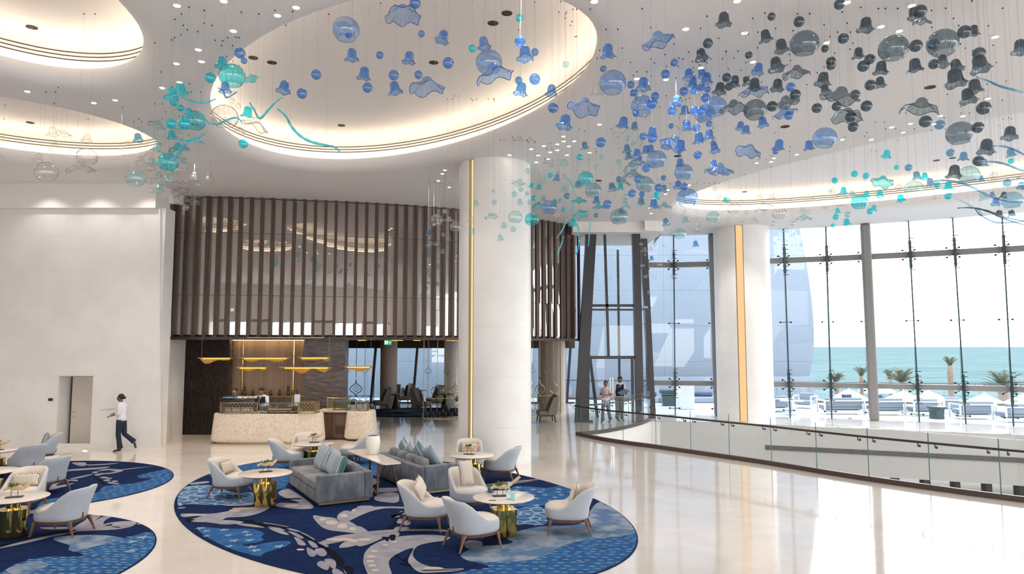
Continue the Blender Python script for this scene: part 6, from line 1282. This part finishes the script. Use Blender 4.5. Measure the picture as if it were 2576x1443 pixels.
def tracery(label, p0, p1, mk, bay=.38):
    a, b_ = Vector((*p0,0)), Vector((*p1,0)); L = (b_-a).length; ang = math.atan2((b_-a).y,(b_-a).x); t = thing('tracery_screen', label, 'screen', a, ang)
    MB().box(L/2,0,.015,L,.04,.03).box(L/2,0,.84,L,.03,.02).box(0,0,1.65,.025,.03,3.3).box(L,0,1.65,.025,.03,3.3).build('frame', M[mk], t)
    n = max(2,round(L/bay)); low = MB(); u = L/round(L/.26)
    for k in range(round(L/.26)):
        for r in range(3): low.tube(ogee(u*(k+.5*(r%2)+.25), .16+.26*r, .26, .30, .1), .008, 4)
        low.tube(ogee(u*(k+.5), .14, .12, .16, .1), .005, 4)
    low.build('lower_fretwork', M[mk], t, kind='stuff')
    for k in range(n):
        x = bay*(k+.5)
        if x > L-.05: break
        if k % 2 == 0:
            for s_ in (-.014,.014): MB().tube([(x+s_,0,3.3),(x+s_,0,2.22)], .006, 4).tube([(x+s_,0,1.74),(x+s_,0,.85)], .006, 4).build('rod', M[mk], t)
            MB().tube(ogee(x,2.16,.06,.12,.05),.006,4).tube(ogee(x,1.97,.26,.24,.08),.009,5).tube(ogee(x,1.97,.12,.12,.1),.005,4).tube(ogee(x,1.79,.06,.12,.05),.006,4).build('small_ornament', M[mk], t)
        else:
            MB().tube([(x,0,3.3),(x,0,1.65)], .014, 5).build('rod', M[mk], t)
            MB().tube(ogee(x,1.16,.50,.48,.35),.017,6).tube(ogee(x,1.16,.26,.26,.15),.009,5).tube(ogee(x,1.16,.10,.14,.1),.006,4).build('large_ornament', M[mk], t)
tracery('gold tracery screen left of the near round column', (-3.67,29.6), (-.9,29.6), 'brassd')
tracery('black tracery screen seen behind the side counter', (-7.35,31.0), (-6.0,31.0), 'dark')
tracery('pale gold tracery screen wrapping the tan column right of the near round column', (.75,30.6), (2.15,31.6), 'brassd')
# ================================================================ TERRACE
def outdoor_sofa(label, px, py, wd, face=0, pil=None):
    x, y = gz(px, py, -.01); t = thing('outdoor_sofa', label, 'sofa', (x,y,-.01), face, 'white framed terrace seating'); w2 = wd/2
    f = MB(); f.box(0,-.40,.60,wd,.04,.05).box(0,-.40,.16,wd,.04,.05).box(0,.0,.16,wd,.8,.05)
    for s_ in (-1,1): f.box(s_*w2,0,.60,.05,.84,.05).box(s_*w2,-.4,.32,.06,.06,.60).box(s_*w2,.4,.32,.06,.06,.60)
    f.build('frame', M['oframe'], t); MB().rbox(0,0,.30,wd-.1,.76,.18,.05).build('seat_cushion', M['ocush'], t); MB().rbox(0,-.30,.50,wd-.14,.16,.46,.05).build('back_cushion', M['ocush'], t)
    if pil:
        q = Matrix.Rotation(face,3,'Z') @ Vector((pil,-.12,0)); pillow(x+q.x, y+q.y, .66, face, .46, .4, -.2, 'onavy', {0:'x'}.get(1,'navy pillow on the ')+label.replace(' terrace ',' '), piping=False)
outdoor_sofa('grey terrace armchair cut by the far round column',1958,1034,.75,.1); outdoor_sofa('grey terrace armchair beside the white round table',2026,1026,.85,2.4)
outdoor_sofa('terrace sofa left of the wide steel column',2115,1040,1.75,0,.25); outdoor_sofa('terrace sofa right of the wide steel column',2226,1042,1.4,0,-.35); outdoor_sofa('terrace sofa left of the dark side table',2318,1044,1.2,.1)
outdoor_sofa('terrace sofa right of the dark side table',2448,1052,1.45,-.05); outdoor_sofa('terrace sofa at the right photo edge',2556,1060,1.3,0); outdoor_sofa('small terrace armchair between dark table and fin',2392,1038,.7,-.3)
x, y = gz(1992,1042,-.01); t = thing('terrace_table','white round terrace table with one leg','table',(x,y,-.01)); MB().lathe([(1e-5,.62),(.5,.62),(.5,.59),(1e-5,.59)],28).build('table_top',M['oframe'],t); MB().lathe([(.22,0),(.22,.02),(.05,.04),(.05,.59)],16).build('leg',M['oframe'],t)
x, y = gz(2357,1052,-.01); t = thing('drum_table','dark drum side table on the terrace','table',(x,y,-.01)); MB().lathe([(1e-5,.50),(.36,.50),(.36,.46),(.28,.34),(1e-5,.34)],24).build('table_top',M['fin'],t,smooth=True); MB().lathe([(.28,0),(.28,.34)],24).build('drum',M['fin'],t,smooth=True)
x, y = gz(1681,1020,-.01); t = thing('dark_stool','dark green block stool on the terrace left of the white planter','stool',(x,y,-.01)); MB().rbox(0,0,.28,.62,.5,.56,.05).build('base',M['fin'],t); MB().rbox(0,0,.70,.78,.6,.22,.05).build('seat',M['fin'],t)
x, y = gz(1724,1028,-.01); t = thing('terrace_planter','tall white block planter on the terrace beside the black fin','planter',(x,y,-.01)); MB().rbox(0,0,.62,.72,.72,1.24,.02).build('box',M['oframe'],t); MB().rbox(0,0,1.25,.6,.6,.04,.01).build('soil',M['spice'],t)
for k, (px, w_) in enumerate(((1640,.7),(1684,1.1),(1770,1.3))):
    x, y = gz(px,1012,-.01); t = thing('low_daybed', ORD[k]+' from left of the low pale daybeds at the hotel wing foot','daybed',(x,y,-.01),group='pale daybeds'); MB().rbox(0,.2,.16,w_,.9,.30,.06).build('mattress',M['ocush'],t); MB().tube([(-w_*.35,.1,.42),(w_*.35,.1,.42)],.13,12).build('bolster',M['onavy'],t,smooth=True)
struct(MB().box(12.5,40.8,.62,9.5,.3,1.25).build('wall_low_grey', M['ocush']))
def umbrella(px, py, Y, R_, label):
    p = gy(px, py, Y); t = thing('beach_umbrella', label, 'umbrella', (p.x,p.y,-3.7), group='white beach umbrellas'); h = p.z+3.7; n = 8; vs = []
    prof = [(.02,h),(R_*.35,h-.16*R_),(R_*.75,h-.36*R_),(R_,h-.50*R_),(R_,h-.60*R_)]
    for r_i, z in prof:
        for k in range(n*3): a = 2*PI*k/(n*3); sc_ = 1-.05*(k%3 != 0); vs.append((r_i*sc_*math.cos(a), r_i*sc_*math.sin(a), z))
    N = n*3; fs = [(i*N+k,i*N+(k+1)%N,(i+1)*N+(k+1)%N,(i+1)*N+k) for i in range(4) for k in range(N)]
    MB().add(vs, fs).build('canopy', M['umb'], t); MB().tube([(0,0,0),(0,0,h+.08)], .035, 8).build('pole', M['oframe'], t)
    for k in range(8): a = 2*PI*k/8; MB().tube([(0,0,h-.05),(R_*.98*math.cos(a),R_*.98*math.sin(a),h-.52*R_)], .012, 4).build('rib', M['oframe'], t)
for px, py, R_, l in ((2272,982,1.75,'white beach umbrella right of the wide steel column'),(2336,981,1.9,'white beach umbrella above the dark drum table'),(2476,989,1.85,'white beach umbrella left of the last glass fin'),(2136,978,1.5,'white beach umbrella behind the left terrace sofa'),(2205,960,1.3,'white beach umbrella hidden behind the wide steel column'),(2590,985,1.7,'white beach umbrella at the right photo edge')):
    umbrella(px, py, {2272:44,2336:47.2,2476:43,2136:47,2205:53}.get(px,48.5), R_, l)
def palm(px, ytop, ybase, wpx, kind, label, Y=50):
    p = gy(px, ytop, Y); q = gy(px, ybase, Y); t = thing('palm_tree', label, 'tree', (p.x,Y,-3.7), group='young palms on the beach'); H = p.z+3.7; r = wpx/2*Y/FPX; rn = random.Random(int(px))
    th_ = {'trunk':H-.3,'fan':q.z+3.7+.0,'bush':q.z+3.7+.2}[kind]
    n = 10; MB().tube([(0,0,max(0,th_*i/n)) for i in range(n+1)], [r*(.75 if kind=='trunk' else .28)*(1+.15*(i%2))*(1.15-.3*abs(i/n-.5)) for i in range(n+1)], 9).build('trunk', M['trunk'], t, smooth='all')
    m = MB(); cnt = 16 if kind == 'trunk' else 44
    for k in range(cnt):
        a = rn.uniform(0,2*PI); e = {'trunk':rn.uniform(1.0,1.5),'fan':rn.uniform(.25,1.35),'bush':rn.uniform(.5,1.4)}[kind]; L = {'trunk':.8,'fan':r*1.35,'bush':(H-th_)*1.15}[kind]*rn.uniform(.7,1.05)
        pts = [Vector((0,0,th_-.1))]
        for j in range(1,7): u = j/6; ee = e-u*u*{'trunk':.4,'fan':.55,'bush':.7}[kind]; pts.append(pts[-1]+Vector((math.cos(a)*math.cos(ee), math.sin(a)*math.cos(ee), math.sin(ee)))*L/6)
        m.tube(pts, [.02]*7, 3)
        for j in range(1,7):
            d = (pts[j]-pts[j-1]).normalized(); sdv = d.cross(Vector((0,0,1))).normalized()
            for s_ in (-1,1):
                for w_ in (0,.5):
                    o_ = pts[j]-(pts[j]-pts[j-1])*w_; tip = o_+sdv*s_*.22*L/1.3+d*.14-Vector((0,0,.05)); m.add([o_-d*.03, tip, o_+d*.03], [(0,1,2)])
    m.build('fronds', M['frond'], t, kind='stuff')
palm(2166,934,1000,11,'trunk','bare trimmed palm just left of the wide steel column'); palm(2239,941,975,10,'trunk','short trimmed palm right of the wide steel column', 54); palm(2389,908,1000,17,'trunk','tall bottle shaped trimmed palm, tallest of the beach palms')
palm(2267,918,966,36,'bush','bushy palm with tied crown right of the wide steel column'); palm(2104,932,962,34,'bush','bushy palm behind the second glass fin'); palm(2520,918,972,80,'fan','spreading young palm by the last glass fin', 54)
for k, (px, w_) in enumerate(((2222,26),(2030,30))):
    p = gy(px,992,47); t = thing('shrub', ['round green shrub between umbrellas','green shrub behind the white round terrace table'][k], 'shrub', (p.x,47,-3.7)); m = MB(); rn = random.Random(k)
    for i in range(260):
        a, e, rr_ = rn.uniform(0,6.28), rn.uniform(-.3,1.5), rn.uniform(.6,1); c_ = Vector((math.cos(a)*math.cos(e)*w_*.026, math.sin(a)*math.cos(e)*w_*.026, 2.7+math.sin(e)*.55))*1.0; s_ = .09; m.add([c_, c_+Vector((rn.uniform(-s_,s_),rn.uniform(-s_,s_),s_*1.4)), c_+Vector((rn.uniform(-s_,s_),rn.uniform(-s_,s_),-s_))], [(0,1,2)])
    m.build('foliage', M['hedge'], t, kind='stuff'); MB().tube([(0,0,0),(0,0,2.9)],.05,6).build('stem', M['trunk'], t)
